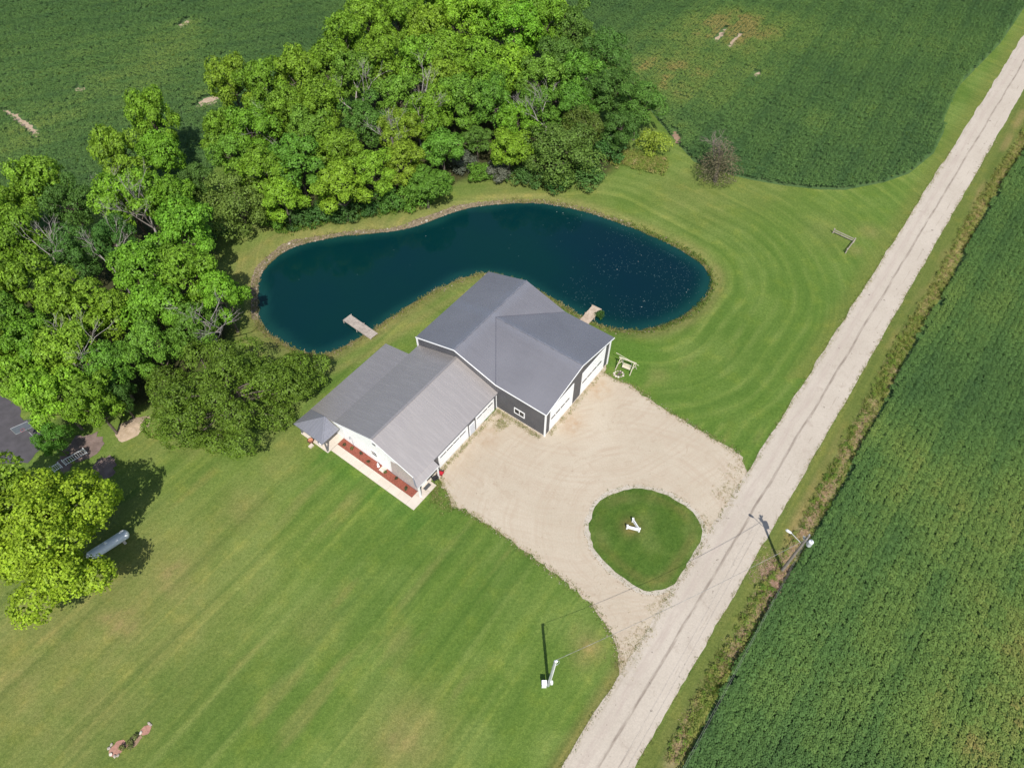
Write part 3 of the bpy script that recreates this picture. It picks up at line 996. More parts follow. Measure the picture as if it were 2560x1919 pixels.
def patch(name, pts, z, mat, seed):
    P = spline([atd(*p) for p in pts], True, .4)
    o = sheet(name, P, z, mat, jit=.22, step=.45, seed=seed)
    BARE.append(P)
    return o


patch("bare_patch", [(425, 232), (440, 215), (468, 208), (472, 219), (452, 228)], .05, M['sand'], 1)
patch("bare_patch", [(160, 194), (172, 189), (183, 195), (170, 199)], .05, M['sand'], 2)
patch("bare_patch", [(8, 240), (16, 238), (55, 262), (85, 292), (80, 297), (48, 272)], .05, M['sand'], 3)
patch("bare_patch", [(385, 58), (408, 42), (411, 46), (392, 62)], .05, M['sand'], 4)
patch("bare_patch", [(1542, 88), (1568, 62), (1571, 65), (1548, 92)], .05, M['sand'], 5)
patch("bare_patch", [(1574, 100), (1596, 74), (1600, 78), (1580, 104)], .05, M['sand'], 6)
patch("bare_patch", [(1628, 162), (1640, 155), (1644, 160), (1632, 168)], .05, M['sand'], 7)
patch("bare_patch", [(1452, 284), (1462, 284), (1472, 306), (1464, 310), (1457, 300)], .05, M['soil'], 8)
sheet("asphalt_yard", [atd(*p) for p in ((-160, 840), (10, 855), (40, 880), (52, 905), (86, 905), (98, 960), (60, 1000), (-160, 1010))], .02, M['asphalt'], jit=.1)
for k_, pts_ in enumerate((((165, 945), (205, 938), (222, 958), (200, 985), (160, 992), (140, 968)), ((205, 1000), (235, 985), (248, 1005), (230, 1040), (205, 1058), (190, 1030)), ((205, 1062), (240, 1062), (243, 1082), (210, 1102), (185, 1098)), ((128, 985), (150, 990), (150, 1015), (125, 1012)))):
    sheet("dirt_patch", spline([atd(*p) for p in pts_], True, .4), .03, M['shade_soil'], jit=.22, step=.35, seed=30 + k_)


def mound(name, cpx, rx, ry, h, rz, mat, seed):
    c = atd(*cpx)
    V, F = [], []
    n, m_ = 28, 7
    rng = np.random.default_rng(seed)
    V.append((c[0], c[1], h))
    ph = rng.uniform(0, 6, 4)
    for i in range(1, m_ + 1):
        for k in range(n):
            a = 6.2832 * k / n
            q = 1 + .13 * math.sin(2 * a + ph[0]) + .09 * math.sin(3 * a + ph[1]) + .06 * math.sin(7 * a + ph[2])
            s_ = i / m_ * q
            x, y = rx * s_ * math.cos(a), ry * s_ * math.sin(a)
            z = h * (1 - (i / m_) ** 1.5) + rng.normal(0, .04) * (i < m_)
            V.append((c[0] + x * math.cos(rz) - y * math.sin(rz), c[1] + x * math.sin(rz) + y * math.cos(rz), max(z, .0) + .006))
    F += [(0, 1 + k, 1 + (k + 1) % n) for k in range(n)]
    for i in range(m_ - 1):
        for k in range(n):
            b = 1 + i * n
            F.append((b + k, b + n + k, b + n + (k + 1) % n, b + (k + 1) % n))
    me = bpy.data.meshes.new(name); me.from_pydata(V, [], F)
    return smooth(link(name, me, mat))


tag(mound("sand_heap", (286, 924), 2.0, 1.6, .45, .5, M['sand'], 3), "low heap of pale sand on the grass beside the big olive tree", "sand heap")

# ---- crop plants
crop_src = [plant_source("crop_plant", M['crop'], 32, .39, .52, .85, .20, 200 + i) for i in range(5)]


def field_points(poly, box, row, along, ang, seed, patches, base):
    rng = np.random.default_rng(seed)
    ca_, sa_ = math.cos(ang), math.sin(ang)
    cx, cy = (box[0] + box[2]) / 2, (box[1] + box[3]) / 2
    R_ = math.hypot(box[2] - box[0], box[3] - box[1]) / 2
    u = np.arange(-R_, R_, along); v = np.arange(-R_, R_, row)
    U, V = np.meshgrid(u, v)
    U = U + rng.uniform(-.5, .5, U.shape) * along; V = V + rng.normal(0, .05, V.shape)
    x = (cx + U * ca_ - V * sa_).ravel(); y = (cy + U * sa_ + V * ca_).ravel(); vv = V.ravel()
    k = (x > box[0]) & (x < box[2]) & (y > box[1]) & (y < box[3])
    x, y, vv = x[k], y[k], vv[k]
    # inside the camera's reach only (with a margin); beyond it the field floor carries on
    dep = y * CT + (CAM_H) * ST
    k = (np.abs(x) < dep * .75 * 1.12 + 4) & (y < 178)
    x, y, vv = x[k], y[k], vv[k]
    d = poly_sdf(x, y, poly)
    k = d < -.15 + (fbm(x, y, 1.5, 5) - .5) * .5
    x, y, d, vv = x[k], y[k], d[k], vv[k]
    for P in BARE:
        c = np.mean(P, 0); near = np.hypot(x - c[0], y - c[1]) < 9
        s_ = np.full(len(x), 9.0); s_[near] = poly_sdf(x[near], y[near], P)
        k = s_ > .15
        x, y, d, vv = x[k], y[k], d[k], vv[k]
    t = base + .50 * (fbm(x, y, 18, seed + 1) - .5) + .22 * (fbm(x, y, 4, seed + 2) - .5) + rng.normal(0, .04, len(x)) + .06 * np.sin(vv * 2 * math.pi / (row * 8)) + .05 * np.sin(vv * 2 * math.pi / (row * 4) + 1)
    s_ = 1.0 + .25 * (fbm(x, y, 6, seed + 3) - .5)
    for px, py, r_, k_ in patches:
        c = atd(px, py)
        g_ = np.exp(-((x - c[0]) ** 2 + (y - c[1]) ** 2) / r_ ** 2) * np.clip(.3 + 1.2 * fbm(x, y, 3, seed + 4), 0, 1.3)
        t = t + k_ * g_; s_ = s_ - .12 * k_ * g_
    s_ = np.clip(s_, .45, 1.3) * rng.uniform(.85, 1.15, len(x))
    return np.stack([x, y, np.zeros_like(x)], 1), s_, rng.uniform(0, 6.28, len(x)), np.clip(t, 0, 1)


p, s_, rz, t = field_points(RFIELD, (8, -2, 110, 130), .72, .27, math.radians(50), 301, [(1450, 1100, 0, 0)][:0] + [(1930, 940, 5, .22), (1900, 1080, 5, .16), (2180, 1400, 8, .2), (2150, 1580, 8, .2), (2100, 1640, 6, .15), (2120, 700, 9, .12), (2200, 1250, 14, .16), (2212, 1600, 12, .16), (2050, 1100, 9, .12)], .30)
tag(scatter("soybean_crop", p, s_, rz, t, crop_src), "dark green crop in rows right of the gravel road")
p, s_, rz, t = field_points(UFIELD, (5, 88, 150, 180), .76, .5, math.radians(57), 311,
                            [(1400, 110, 13, .20), (1500, 120, 13, .20), (1440, 200, 12, .20), (1540, 40, 8, .28), (1590, 50, 7, .28), (1520, 70, 6, .2), (1650, 60, 9, .2), (1600, 95, 6, .2), (1500, 200, 11, .18), (1410, 160, 6, .2), (1640, 60, 10, .18), (1760, 265, 4, .3), (1860, 250, 5, .22), (1990, 100, 8, .16), (1960, 380, 4, .1), (1640, 158, 3, .3), (1460, 290, 3, .4)], .24)
tag(scatter("soybean_crop", p, s_ * 1.12, rz, t, crop_src), "dark crop with yellow patches in the field behind the pond")
p, s_, rz, t = field_points(LFIELD, (-150, 75, 15, 180), .76, .55, math.radians(24), 321,
                            [(440, 90, 8, .12), (390, 130, 9, .12), (150, 250, 5, .2), (215, 190, 4, .3), (100, 260, 6, .15), (60, 300, 5, .2), (20, 330, 6, .15), (410, 55, 4, .3), (450, 215, 3, .4), (300, 150, 9, .1)], .27)
tag(scatter("soybean_crop", p, s_ * 1.12, rz, t, crop_src), "dark green crop in the field behind the wood")

# ---- weeds along the right field, ragged edges of road and drive, shore grass, shore stones, flecks
weed_src = [tuft_source("weed_tuft", M['weed'], 12, .22, .26, .06, 400 + i, 1.2) for i in range(4)]
leafy_src = [plant_source("weed_bush", M['weed'], 22, .30, .1, .5, .15, 420 + i) for i in range(3)]
rng = np.random.default_rng(55)
base_line = densify(rf_edge[1:-1], 1.0, 0, False)
bl = np.array([b for b in base_line if b[1] > 2 and b[1] < 150])
n = 5200
i_ = rng.integers(0, len(bl) - 1, n)
off = rng.random(n) ** .8 * (1.5 + .6 * rng.random(n))
pos = bl[i_] + (bl[np.minimum(i_ + 1, len(bl) - 1)] - bl[i_]) * rng.random(n)[:, None] - RN * off[:, None]
keepm = ((pos - ROAD0) @ RN) > ROAD_W + 1.3
pos, off = pos[keepm], off[keepm]
al_ = pos @ RD
dryn = fbm(al_ / 4, off, 1.3, 66)
dn = np.exp(-((off - 1.0) / .6) ** 2) * smoothstep(.36, .55, fbm(-(pos @ E1) / 4 if False else (pos[:, 0] * ny_ - pos[:, 1] * nx_) / 4, pos[:, 0] * nx_ + pos[:, 1] * ny_, 1.4, 67))
tw = np.where(rng.random(len(pos)) < dn * .75 + .12, rng.uniform(.5, 1, len(pos)), rng.uniform(.08, .45, len(pos)))
far_ = smoothstep(45, 75, pos[:, 1])
tw = tw * (1 - far_ * .6) + far_ * (.18 + .22 * rng.random(len(pos)))
dry_src = [tuft_source("dry_tuft", M['weed'], 12, .3, .12, .07, 480 + i, 2.6) for i in range(4)]
for sel_, src_, txt_ in ((tw < .46, weed_src + leafy_src[:1], "green weeds between the road verge and the crop"), (tw >= .46, dry_src, "dry straw-coloured grass between the road verge and the crop")):
    P_ = pos[sel_]
    tag(scatter("tall_weeds" if src_ is not dry_src else "dry_grass", np.c_[P_, np.zeros(len(P_))], rng.uniform(.6, 1.25, len(P_)), rng.uniform(0, 6.28, len(P_)), np.clip(tw[sel_], 0, 1), src_), txt_)
# dry heap of grass at the foot of the pole
cpole = np.array([28.9, 29.0])
pos = cpole + np.array([-.8, -.6]) + rng.normal(0, 1, (420, 2)) * np.array([1.0, 1.0])
pos = np.concatenate([pos, cpole + (-RD * rng.uniform(0, 5, (300, 1))) + rng.normal(-.2, .5, (300, 2))])
tag(scatter("dry_grass", np.c_[pos, np.zeros(len(pos))], rng.uniform(.6, 1.0, len(pos)), rng.uniform(0, 6.28, len(pos)), np.clip(rng.normal(.92, .08, len(pos)), 0, 1), dry_src), "bleached pink-tan dry grass round the utility pole")

low_src = [tuft_source("edge_tuft", M['shore'], 9, .15, .10, .05, 440 + i, 1.1) for i in range(4)]


def along(line, n, spread, rng, closed=False):
    L = np.array(line); k = len(L) if closed else len(L) - 1
    i_ = rng.integers(0, k, n); j_ = (i_ + 1) % len(L)
    d = L[j_] - L[i_]; ln = np.linalg.norm(d, axis=1, keepdims=True) + 1e-6
    nn = np.c_[-d[:, 1], d[:, 0]] / ln
    return L[i_] + d * rng.random((n, 1)) + nn * spread[:, None]


edges = [along(DRIVE_L, 500, rng.normal(0, .22, 500), rng), along(drive_edge_top, 350, rng.normal(0, .25, 350), rng), along(ISLAND, 260, rng.normal(.1, .25, 260), rng, True)]
edges.append(along([at(1845, 1140), at(1830, 1200), at(1800, 1250)], 260, rng.normal(0, .7, 260), rng))
edges.append(along([at(1745, 1290), at(1765, 1320)], 90, rng.normal(0, .5, 90), rng))
edges.append(along([at(1620, 1560), at(1580, 1620), at(1545, 1680)], 330, rng.normal(0, .7, 330), rng))
edges.append(along([at(1680, 1480), at(1630, 1540)], 140, rng.normal(0, .5, 140), rng))
edges.append(along([yard(-11.9, 6.3), yard(-14.5, 5.6), at(1135, 1270)], 330, rng.normal(0, .6, 330), rng))
edges.append(along([yard(-11.5, 6.9), yard(-.4, 6.9)], 260, rng.normal(0, .18, 260), rng))
edges.append(along([yard(-.5, 7.0), yard(-.5, .2)], 260, rng.normal(0, .22, 260), rng))
edges.append(along([yard(-1.5, 6.0), yard(-2.0, 4.6)], 170, rng.normal(0, .5, 170), rng))
edges.append(along([yard(.4, -.35), yard(13.8, -.35)], 180, rng.normal(0, .2, 180), rng))
edges.append(along([rdp(0, 0), rdp(120, 0)], 800, rng.normal(0, .15, 800), rng))
edges.append(along([rdp(0, ROAD_W), rdp(130, ROAD_W)], 800, rng.normal(0, .12, 800), rng))
n_m = sum(len(e) for e in edges[:3]); n_e = n_m + sum(len(e) for e in edges[3:7])
pos = np.concatenate(edges)
t_edge = rng.normal(.62, .2, len(pos)); t_edge[n_m:n_e] += .22; s_edge = rng.uniform(.5, 1.3, len(pos)); s_edge[n_m:n_e] *= .75
tag(scatter("edge_grass", np.c_[pos, np.full(len(pos), .01)], s_edge, rng.uniform(0, 6.28, len(pos)), np.clip(t_edge, 0, 1), low_src), "short scruffy grass growing into the gravel edges")

shore_src = [tuft_source("shore_tuft", M['shore'], 10, .2, .26, .05, 460 + i, .8) for i in range(4)]
pos = along(POND, 2400, rng.normal(-.4, .3, 2400), rng, True)
dd = poly_sdf(pos[:, 0], pos[:, 1], POND)
pos = np.where((dd < 0)[:, None], pos, pos)
k = (dd > -.12) & (dd < 1.4)
# the curve's handedness decides which side the offset falls on: mirror those that fell into the water
alt = along(POND, 2400, rng.normal(.4, .3, 2400), rng, True)
da = poly_sdf(alt[:, 0], alt[:, 1], POND); ka = (da > -.12) & (da < 1.4)
pos = np.concatenate([pos[k], alt[ka]]); dd = np.concatenate([dd[k], da[ka]])
north_w = smoothstep(5, -8, pos[:, 0]) * smoothstep(74, 84, pos[:, 1] - pos[:, 0] * -.2)
k = rng.random(len(pos)) > north_w * .85
pos, dd = pos[k], dd[k]
green = smoothstep(12, 24, pos[:, 0])
tt = np.clip(rng.normal(.66, .18, len(pos)) - green * .45, 0, 1)
zz = WATER_Z * smoothstep(2.2, 0, np.maximum(dd, 0))
tag(scatter("shore_grass", np.c_[pos, zz], rng.uniform(.5, 1.3, len(pos)), rng.uniform(0, 6.28, len(pos)), tt, shore_src), "tufts of yellowing grass along the pond's edge")

rock_src = []
for i in range(5):
    V, F = rock_mesh(500 + i); rock_src.append(src_obj("shore_stone", V, F, M['rock']))
nw_px = [(556, 690), (560, 600), (610, 545), (720, 512), (860, 497), (920, 480), (970, 461), (1020, 447), (1080, 440)]
NW = spline([atd(x, y, WATER_Z) for x, y in nw_px], False, .8)
a1 = along(NW, 9000, rng.uniform(-.1, 2.2, 9000) * rng.random(9000) ** .3, rng)
d1 = poly_sdf(a1[:, 0], a1[:, 1], POND)
wid = .25 + 1.25 * fbm(a1[:, 0], a1[:, 1], 7, 77)
k = (d1 > -.15) & (d1 < wid)
a1, d1 = a1[k], d1[k]
ne_px = [(1080, 440), (1150, 438), (1220, 447), (1290, 465), (1360, 490)]
a2 = along(spline([atd(x, y, WATER_Z) for x, y in ne_px], False, .8), 700, rng.uniform(-.1, .8, 700), rng)
d2 = poly_sdf(a2[:, 0], a2[:, 1], POND); k = (d2 > -.15) & (d2 < .8)
a3 = along(POND, 900, rng.normal(.3, .5, 900), rng, True)
d3 = poly_sdf(a3[:, 0], a3[:, 1], POND); k3 = (d3 > -.1) & (d3 < 1.2)
pos = np.concatenate([a1, a2[k], a3[k3]]); dd = np.concatenate([d1, d2[k], d3[k3]])
zz = WATER_Z * smoothstep(2.2, 0, np.maximum(dd, 0)) + .02
sz = rng.gamma(4, .04, len(pos)) + .07
sz[len(a1):] *= .7
tt = np.clip(rng.normal(.42, .2, len(pos)) + (rng.random(len(pos)) > .96) * .4, 0, 1)
tag(scatter("shore_stones", np.c_[pos, zz], sz, rng.uniform(0, 6.28, len(pos)), tt, rock_src), "rubble stones banked along the pond's far shore")

V, F = [], []
for k in range(6):
    V.append((math.cos(k * 1.047) * .5, math.sin(k * 1.047) * .4, .02))
V.append((0, 0, .05)); F = [(k, (k + 1) % 6, 6) for k in range(6)]
fl_src = [src_obj("water_fleck", V, F, M['fleck'])]
q = sample_in(POND, 9000, rng)
dq = poly_sdf(q[:, 0], q[:, 1], POND)
sw = fbm(q[:, 0], q[:, 1], 4.5, 88)
pr = smoothstep(4, 14, q[:, 0]) * (.15 + smoothstep(.36, .6, sw)) * .8 * smoothstep(.3, 2, -dq) + .008
k = rng.random(len(q)) < pr
q = q[k]
ts = np.where(rng.random(len(q)) > .985, rng.uniform(.7, 1, len(q)), rng.uniform(0, .35, len(q)))
tag(scatter("floating_flecks", np.c_[q, np.full(len(q), WATER_Z + .003)], np.where(ts > .6, rng.uniform(.10, .19, len(q)), rng.uniform(.06, .17, len(q))), rng.uniform(0, 6.28, len(q)), ts, fl_src), "pale flecks floating on the right end of the pond")

# stray stones on the chippings and drive edges
pos = np.concatenate([along(ring, 500, rng.uniform(-.25, .25, 500), rng, True), along(DRIVE_L, 500, rng.normal(0, .25, 500), rng), along(drive_edge_top, 350, rng.normal(0, .25, 350), rng), along([yard(-11, 7.0), yard(-.4, 7.0)], 200, rng.normal(0, .25, 200), rng), along([yard(-.4, 7.0), yard(-.4, .2)], 200, rng.normal(0, .25, 200), rng)])
tag(scatter("loose_stones", np.c_[pos, np.full(len(pos), .02)], rng.uniform(.05, .14, len(pos)), rng.uniform(0, 6.28, len(pos)), np.clip(rng.normal(.75, .2, len(pos)), 0, 1), rock_src), "loose pale stones along the drive's edges")


# ================================================================== BUILDINGS
def place(name, lx, ly):
    p = yard(lx, ly)
    return empty(name, (p[0], p[1], 0), AX)


def ribs(mb, poly, down, spacing, w=.035, h=.017, phase=0.0):
    """raised seams running down a planar convex roof or wall panel"""
    P = [Vector(p) for p in poly]
    n = (P[1] - P[0]).cross(P[2] - P[0]).normalized()
    if n.z < -1e-6: n = -n
    d = Vector(down).normalized()
    d = (d - n * d.dot(n)).normalized()
    c = d.cross(n).normalized()
    cs = [p.dot(c) for p in P]
    k = math.ceil((min(cs) - phase) / spacing)
    while k * spacing + phase < max(cs):
        t = k * spacing + phase
        hits = []
        for i in range(len(P)):
            a, b = P[i], P[(i + 1) % len(P)]
            ta, tb = a.dot(c) - t, b.dot(c) - t
            if (ta > 0) != (tb > 0):
                hits.append(a + (b - a) * (ta / (ta - tb)))
        if len(hits) == 2 and (hits[0] - hits[1]).length > .25:
            a, b = hits
            v = []
            for p in (a, b):
                v += [p - c * w / 2, p + c * w / 2, p + c * w * .25 + n * h, p - c * w * .25 + n * h]
            mb.add(v, [(0, 1, 5, 4), (1, 2, 6, 5), (2, 3, 7, 6), (3, 0, 4, 7), (0, 3, 2, 1), (4, 5, 6, 7)])
        k += 1
    return mb


def roof_plane(name, poly, down, mat, root, off, spacing=.3, t=.07, phase=0.0):
    o = MB(off).slab(poly, t).build(name, mat, root)
    s = ribs(MB(off), poly, down, spacing, phase=phase).build("roof_seams", mat, o)
    s["kind"] = "stuff"
    return o


# ---- workshop -------------------------------------------------------------------------------------------------
SO = (7.1, 10.0, 0)
shop = place("workshop", SO[0], SO[1])
tag(shop, "charcoal metal workshop with dark cross-gabled roof and two tall white doors", "building")
xe, ze, zr, zc, yr, xr = 14.3, 4.7, 6.7, 6.5, 13.75, 7.45
T_ = .14


def wall_prism(mb, poly, axis, a, b):
    """poly in (u,z); axis 'x': wall lies in plane x in [a,b], u = y; axis 'y': u = x"""
    if axis == 'x':
        A = [(a, u, z) for u, z in poly]; B = [(b, u, z) for u, z in poly]
    else:
        A = [(u, a, z) for u, z in poly]; B = [(u, b, z) for u, z in poly]
    k = len(poly)
    mb.add(A + B, [tuple(range(k)), tuple(reversed(range(k, 2 * k)))] + [(i, i + k, (i + 1) % k + k, (i + 1) % k) for i in range(k)])
    return mb


slope_m = (zr - ze) / (yr - 7.35)
front = [(0, 0), (20.15, 0), (20.15, ze - .09), (yr, zr - .1), (7.35, ze - .09), (0, ze - .09)]
wf = wall_prism(MB(SO), front, 'x', 0, T_).build("wall", M['charcoal'], shop)
door_w = [(T_ + .003, 0), (xe - T_, 0), (xe - T_, ze - .08), (xr, zc - .1), (T_ + .003, ze - .08)]
wd = wall_prism(MB(SO), door_w, 'y', 0, T_).build("wall", M['charcoal'], shop)
MB(SO).box(xe - T_, 0, 0, xe, 20.15, ze - .1).build("wall", M['charcoal'], shop)
MB(SO).box(T_ + .003, 20.15 - T_, 0, xe - T_ - .003, 20.148, ze - .1).build("wall", M['charcoal'], shop)
# vertical siding seams on the two walls in view
s = MB(SO)
for k in range(1, 66):
    y = k * .305
    top = (ze if y < 7.35 else ze + slope_m * (min(y, 2 * yr - y) - 7.35)) - .2
    if 2.95 < y < 4.7:
        s.box(-.022, y - .02, .02, 0, y + .02, 1.1); s.box(-.022, y - .02, 2.28, 0, y + .02, top)
    else:
        s.box(-.022, y - .02, .02, 0, y + .02, top)
s.build("siding_seams", M['charcoal'], wf)["kind"] = "stuff"
s = MB(SO)
for k in range(1, 47):
    x = k * .305
    top = ze + (zc - ze) * (1 - abs(x - xr) / 7.5) - .22
    if .9 < x < 5.95 or 7.8 < x < 13.35:
        if top > 4.55: s.box(x - .02, -.022, 4.5, x + .02, 0, top)
    else:
        s.box(x - .02, -.022, .02, x + .02, 0, top)
s.build("siding_seams", M['charcoal'], wd)["kind"] = "stuff"

ox, oy = -.14, -.16
re_ = 15.0
zl = ze
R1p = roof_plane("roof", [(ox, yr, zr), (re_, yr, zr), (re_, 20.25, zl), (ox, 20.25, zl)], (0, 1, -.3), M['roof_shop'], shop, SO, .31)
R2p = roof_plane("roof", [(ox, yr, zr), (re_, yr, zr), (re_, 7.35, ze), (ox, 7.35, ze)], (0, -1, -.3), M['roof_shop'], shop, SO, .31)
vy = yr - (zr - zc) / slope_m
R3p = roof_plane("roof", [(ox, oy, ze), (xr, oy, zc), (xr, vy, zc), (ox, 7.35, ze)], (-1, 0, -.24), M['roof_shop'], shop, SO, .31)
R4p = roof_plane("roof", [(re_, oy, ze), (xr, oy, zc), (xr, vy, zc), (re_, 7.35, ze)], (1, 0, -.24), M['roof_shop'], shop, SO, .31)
M['valley'] = simple("valley_metal", (.125, .125, .145), (.10, .10, .12), 1.0, .6)
cap = simple("roof_cap_metal", (0.20, 0.205, 0.235), (0.15, 0.155, 0.18), 1.2, 0.4, metal=.15, spec=.5)
for a, b in (((ox, yr, zr + .03), (re_, yr, zr + .03)), ((xr, oy, zc + .03), (xr, vy, zc + .03))):
    d = Vector(b) - Vector(a)
    mb = MB(SO); mb.beam(a, b, .16, .05)
    n_ = int(d.length / 1.2)
    for k in range(n_):
        p = Vector(a) + d * ((k + .5) / n_)
        q_ = p + d.normalized() * .3
        mb.beam(p + Vector((0, 0, .025)), q_ + Vector((0, 0, .025)), .26, .03)
    mb.build("ridge_cap", cap, shop)
for xx in (ox, re_):
    MB(SO).beam((xr, vy, zc - .0), (xx, 7.35, ze), .16, .035).build("valley_flashing", M['valley'], shop)
# white eave and rake trim
for a, b in (((ox - .02, 20.27, zl - .07), (ox - .02, yr, zr - .07)), ((ox - .02, yr, zr - .07), (ox - .02, 7.35, ze - .07)), ((ox - .02, 7.35, ze - .07), (ox - .02, oy - .02, ze - .07)),
             ((ox, oy - .03, ze - .07), (xr, oy - .03, zc - .07)), ((xr, oy - .03, zc - .07), (re_, oy - .03, ze - .07))):
    MB(SO).beam(a, b, .05, .17).build("roof_trim", M['white'], shop)
for x, y in ((-.03, -.03), (-.03, 20.17), (xe + .03, -.03)):
    MB(SO).box(x - .09, y - .09, 0, x + .09, y + .09, ze - .18).build("corner_trim", M['white'], shop)


def garage_door(root, off, x0, x1, z1, y, nsec, panes, zp, hp, pane_w, name="garage_door", gap=.03):
    fr = MB(off)
    fr.box(x0 - .11, y - .05, .02, x0, y, z1 + .11).box(x1, y - .05, .02, x1 + .11, y, z1 + .11).box(x0, y - .05, z1, x1, y, z1 + .11)
    d = fr.build(name, M['white'], root)
    hs = (z1 - .04) / nsec
    for k in range(nsec):
        p = MB(off); za, zb = .04 + k * hs, .04 + (k + 1) * hs - .018
        p.box(x0 + .004, y - .035, za, x1 - .004, y - .002, zb)
        m_ = int((x1 - x0) / 1.2)
        for i in range(m_):
            w_ = (x1 - x0) / m_
            p.box(x0 + i * w_ + .12, y - .047, za + hs * .18, x0 + (i + 1) * w_ - .12, y - .037, zb - hs * .18)
        p.build("door_panel", M['white'], d)
    for a, b in panes:
        MB(off).box(a, y - .065, zp - hp / 2, b, y - .049, zp + hp / 2).build("window_pane", M['glass'], d)
    return d


def spread(a, b, n, gap):
    w_ = (b - a - gap * (n - 1)) / n
    return [(a + i * (w_ + gap), a + i * (w_ + gap) + w_) for i in range(n)]


garage_door(shop, SO, 1.05, 5.85, 4.3, -.001, 7, spread(1.2, 5.1, 4, .18), 2.32, .26, 1)
garage_door(shop, SO, 7.92, 13.2, 4.3, -.001, 7, spread(8.05, 12.5, 4, .18), 2.32, .26, 1)
# slider window in the front wall
wn_ = MB(SO)
wn_.box(-.06, 3.02, 1.15, .0, 3.13, 2.22).box(-.06, 4.51, 1.15, 0, 4.62, 2.22).box(-.06, 3.13, 1.15, 0, 4.51, 1.26).box(-.06, 3.13, 2.11, 0, 4.51, 2.22).box(-.055, 3.785, 1.26, 0, 3.855, 2.11)
wn_ = wn_.build("window", M['white'], shop)
MB(SO).box(-.025, 3.13, 1.26, -.004, 3.785, 2.11).build("pane", M['glass'], wn_)
MB(SO).box(-.025, 3.855, 1.26, -.004, 4.51, 2.11).build("pane", M['glass'], wn_)
MB(SO).box(-.05, 0, -.2, T_, 20.2, .06).box(T_ + .01, -.05, -.2, xe + .04, .1, .055).build("foundation", M['concrete'], shop)

# ---- house ----------------------------------------------------------------------------------------------------
HO = (-7.5, 14.0, 0)
house = place("house", HO[0], HO[1])
tag(house, "long white-gabled house with light grey metal roof joined to the workshop", "house")
hr, he, hy, hyr, hyl = 5.42, 3.18, 7.12, 13.5, 20.05
lz = 2.3
gx = -14.95
sl_l = (he - lz) / (24.2 - hyl)
gable = [(7.33, 0), (24.0, 0), (24.0, lz - .08), (hyl, he - .1), (hyr, hr - .1), (7.33, he - .05)]
gw = wall_prism(MB(HO), gable, 'x', gx, gx + .15).build("wall", M['siding_white'], house)
s = MB(HO)
for k in range(1, 72):
    y = 11.5 + k * .2286
    if y > 19.2: break
    top = (hr - (hr - he) / (hyr - hy) * abs(y - hyr)) - .25
    s.box(gx - .015, y - .012, .03, gx, y + .012, top)
s.build("siding_seams", M['siding_white'], gw)["kind"] = "stuff"
MB(HO).box(gx + .153, 7.33, 0, -.02, 7.48, he - .1).build("wall", M['charcoal'], house)
MB(HO).box(gx + .153, 23.85, 0, -2.0, 24.0, lz - .1).build("wall", M['siding_white'], house)
MB(HO).box(-2.15, 20.0, 0, -2.0, 23.84, lz + .0).build("wall", M['siding_white'], house)
MB(HO).box(-1.99, 19.8, 0, -.02, 19.95, he - .12).build("wall", M['siding_white'], house)
rx0, rx1 = gx - .2, -.03
RH = 'roof_house'
roof_plane("roof", [(rx0, hyr, hr), (rx1, hyr, hr), (rx1, hy, he), (rx0, hy, he)], (0, -1, -.3), M[RH], house, HO, .3)
roof_plane("roof", [(rx0, hyr, hr), (rx1, hyr, hr), (rx1, hyl, he), (rx0, hyl, he)], (0, 1, -.3), M[RH], house, HO, .3)
roof_plane("roof", [(rx0, hyl, he), (-1.92, hyl, he), (-1.92, 24.25, lz), (rx0, 24.25, lz)], (0, 1, -.2), M[RH], house, HO, .3)
MB(HO).beam((rx0, hyr, hr + .02), (rx1, hyr, hr + .02), .3, .04).build("ridge_cap", M[RH], house)
# entry porch: shed extension of the eave with a hipped corner
px0, px1, py0, pz0 = -15.78, -12.05, 6.36, 2.70
roof_plane("porch_roof", [(rx0, hy + .25, he + .03), (px1, hy + .25, he + .03), (px1, py0, pz0), (px0 + .05, py0, pz0)], (0, -1, -.3), M[RH], house, HO, .3)
roof_plane("porch_roof", [(rx0 + .02, hy + .5, he + .02), (rx0 + .02, hy + .26, he + .02), (px0 + .05, py0, pz0), (px0 + .12, py0 + .5, pz0)], (-1, -.3, -.3), M['roof_porch'], house, HO, .3)
MB(HO).box(px0 + .1, py0 + .02, pz0 - .24, px1, py0 + .07, pz0 - .075).build("porch_beam", M['white'], house)
MB(HO).box(px1 - .06, py0 + .08, pz0 - .24, px1, hy + .2, pz0 - .075).build("porch_beam", M['white'], house)
MB(HO).box(px0 + .32, py0 + .12, .02, px0 + .50, py0 + .30, pz0 - .25).build("porch_post", M['white'], house)
MB(HO).box(-12.25, py0 + .12, .02, -12.1, py0 + .27, pz0 - .25).build("porch_post", M['white'], house)
MB(HO).box(gx + .6, 7.28, .03, gx + 1.5, 7.326, 2.1).build("entry_door", M['white'], house)
# stone veneer on the gable near the entry
ven = [(7.33, .02), (11.35, .02), (11.1, 2.9), (9.3, he + .42), (7.6, he - .1), (7.33, he - .3)]
wall_prism(MB(HO), ven, 'x', gx - .07, gx - .017).build("stone_veneer", M['veneer'], house)
MB(HO).box(gx - .1, 7.2, .0, gx - .075, 11.6, .12).build("base_flashing", M['grey_trim'], house)
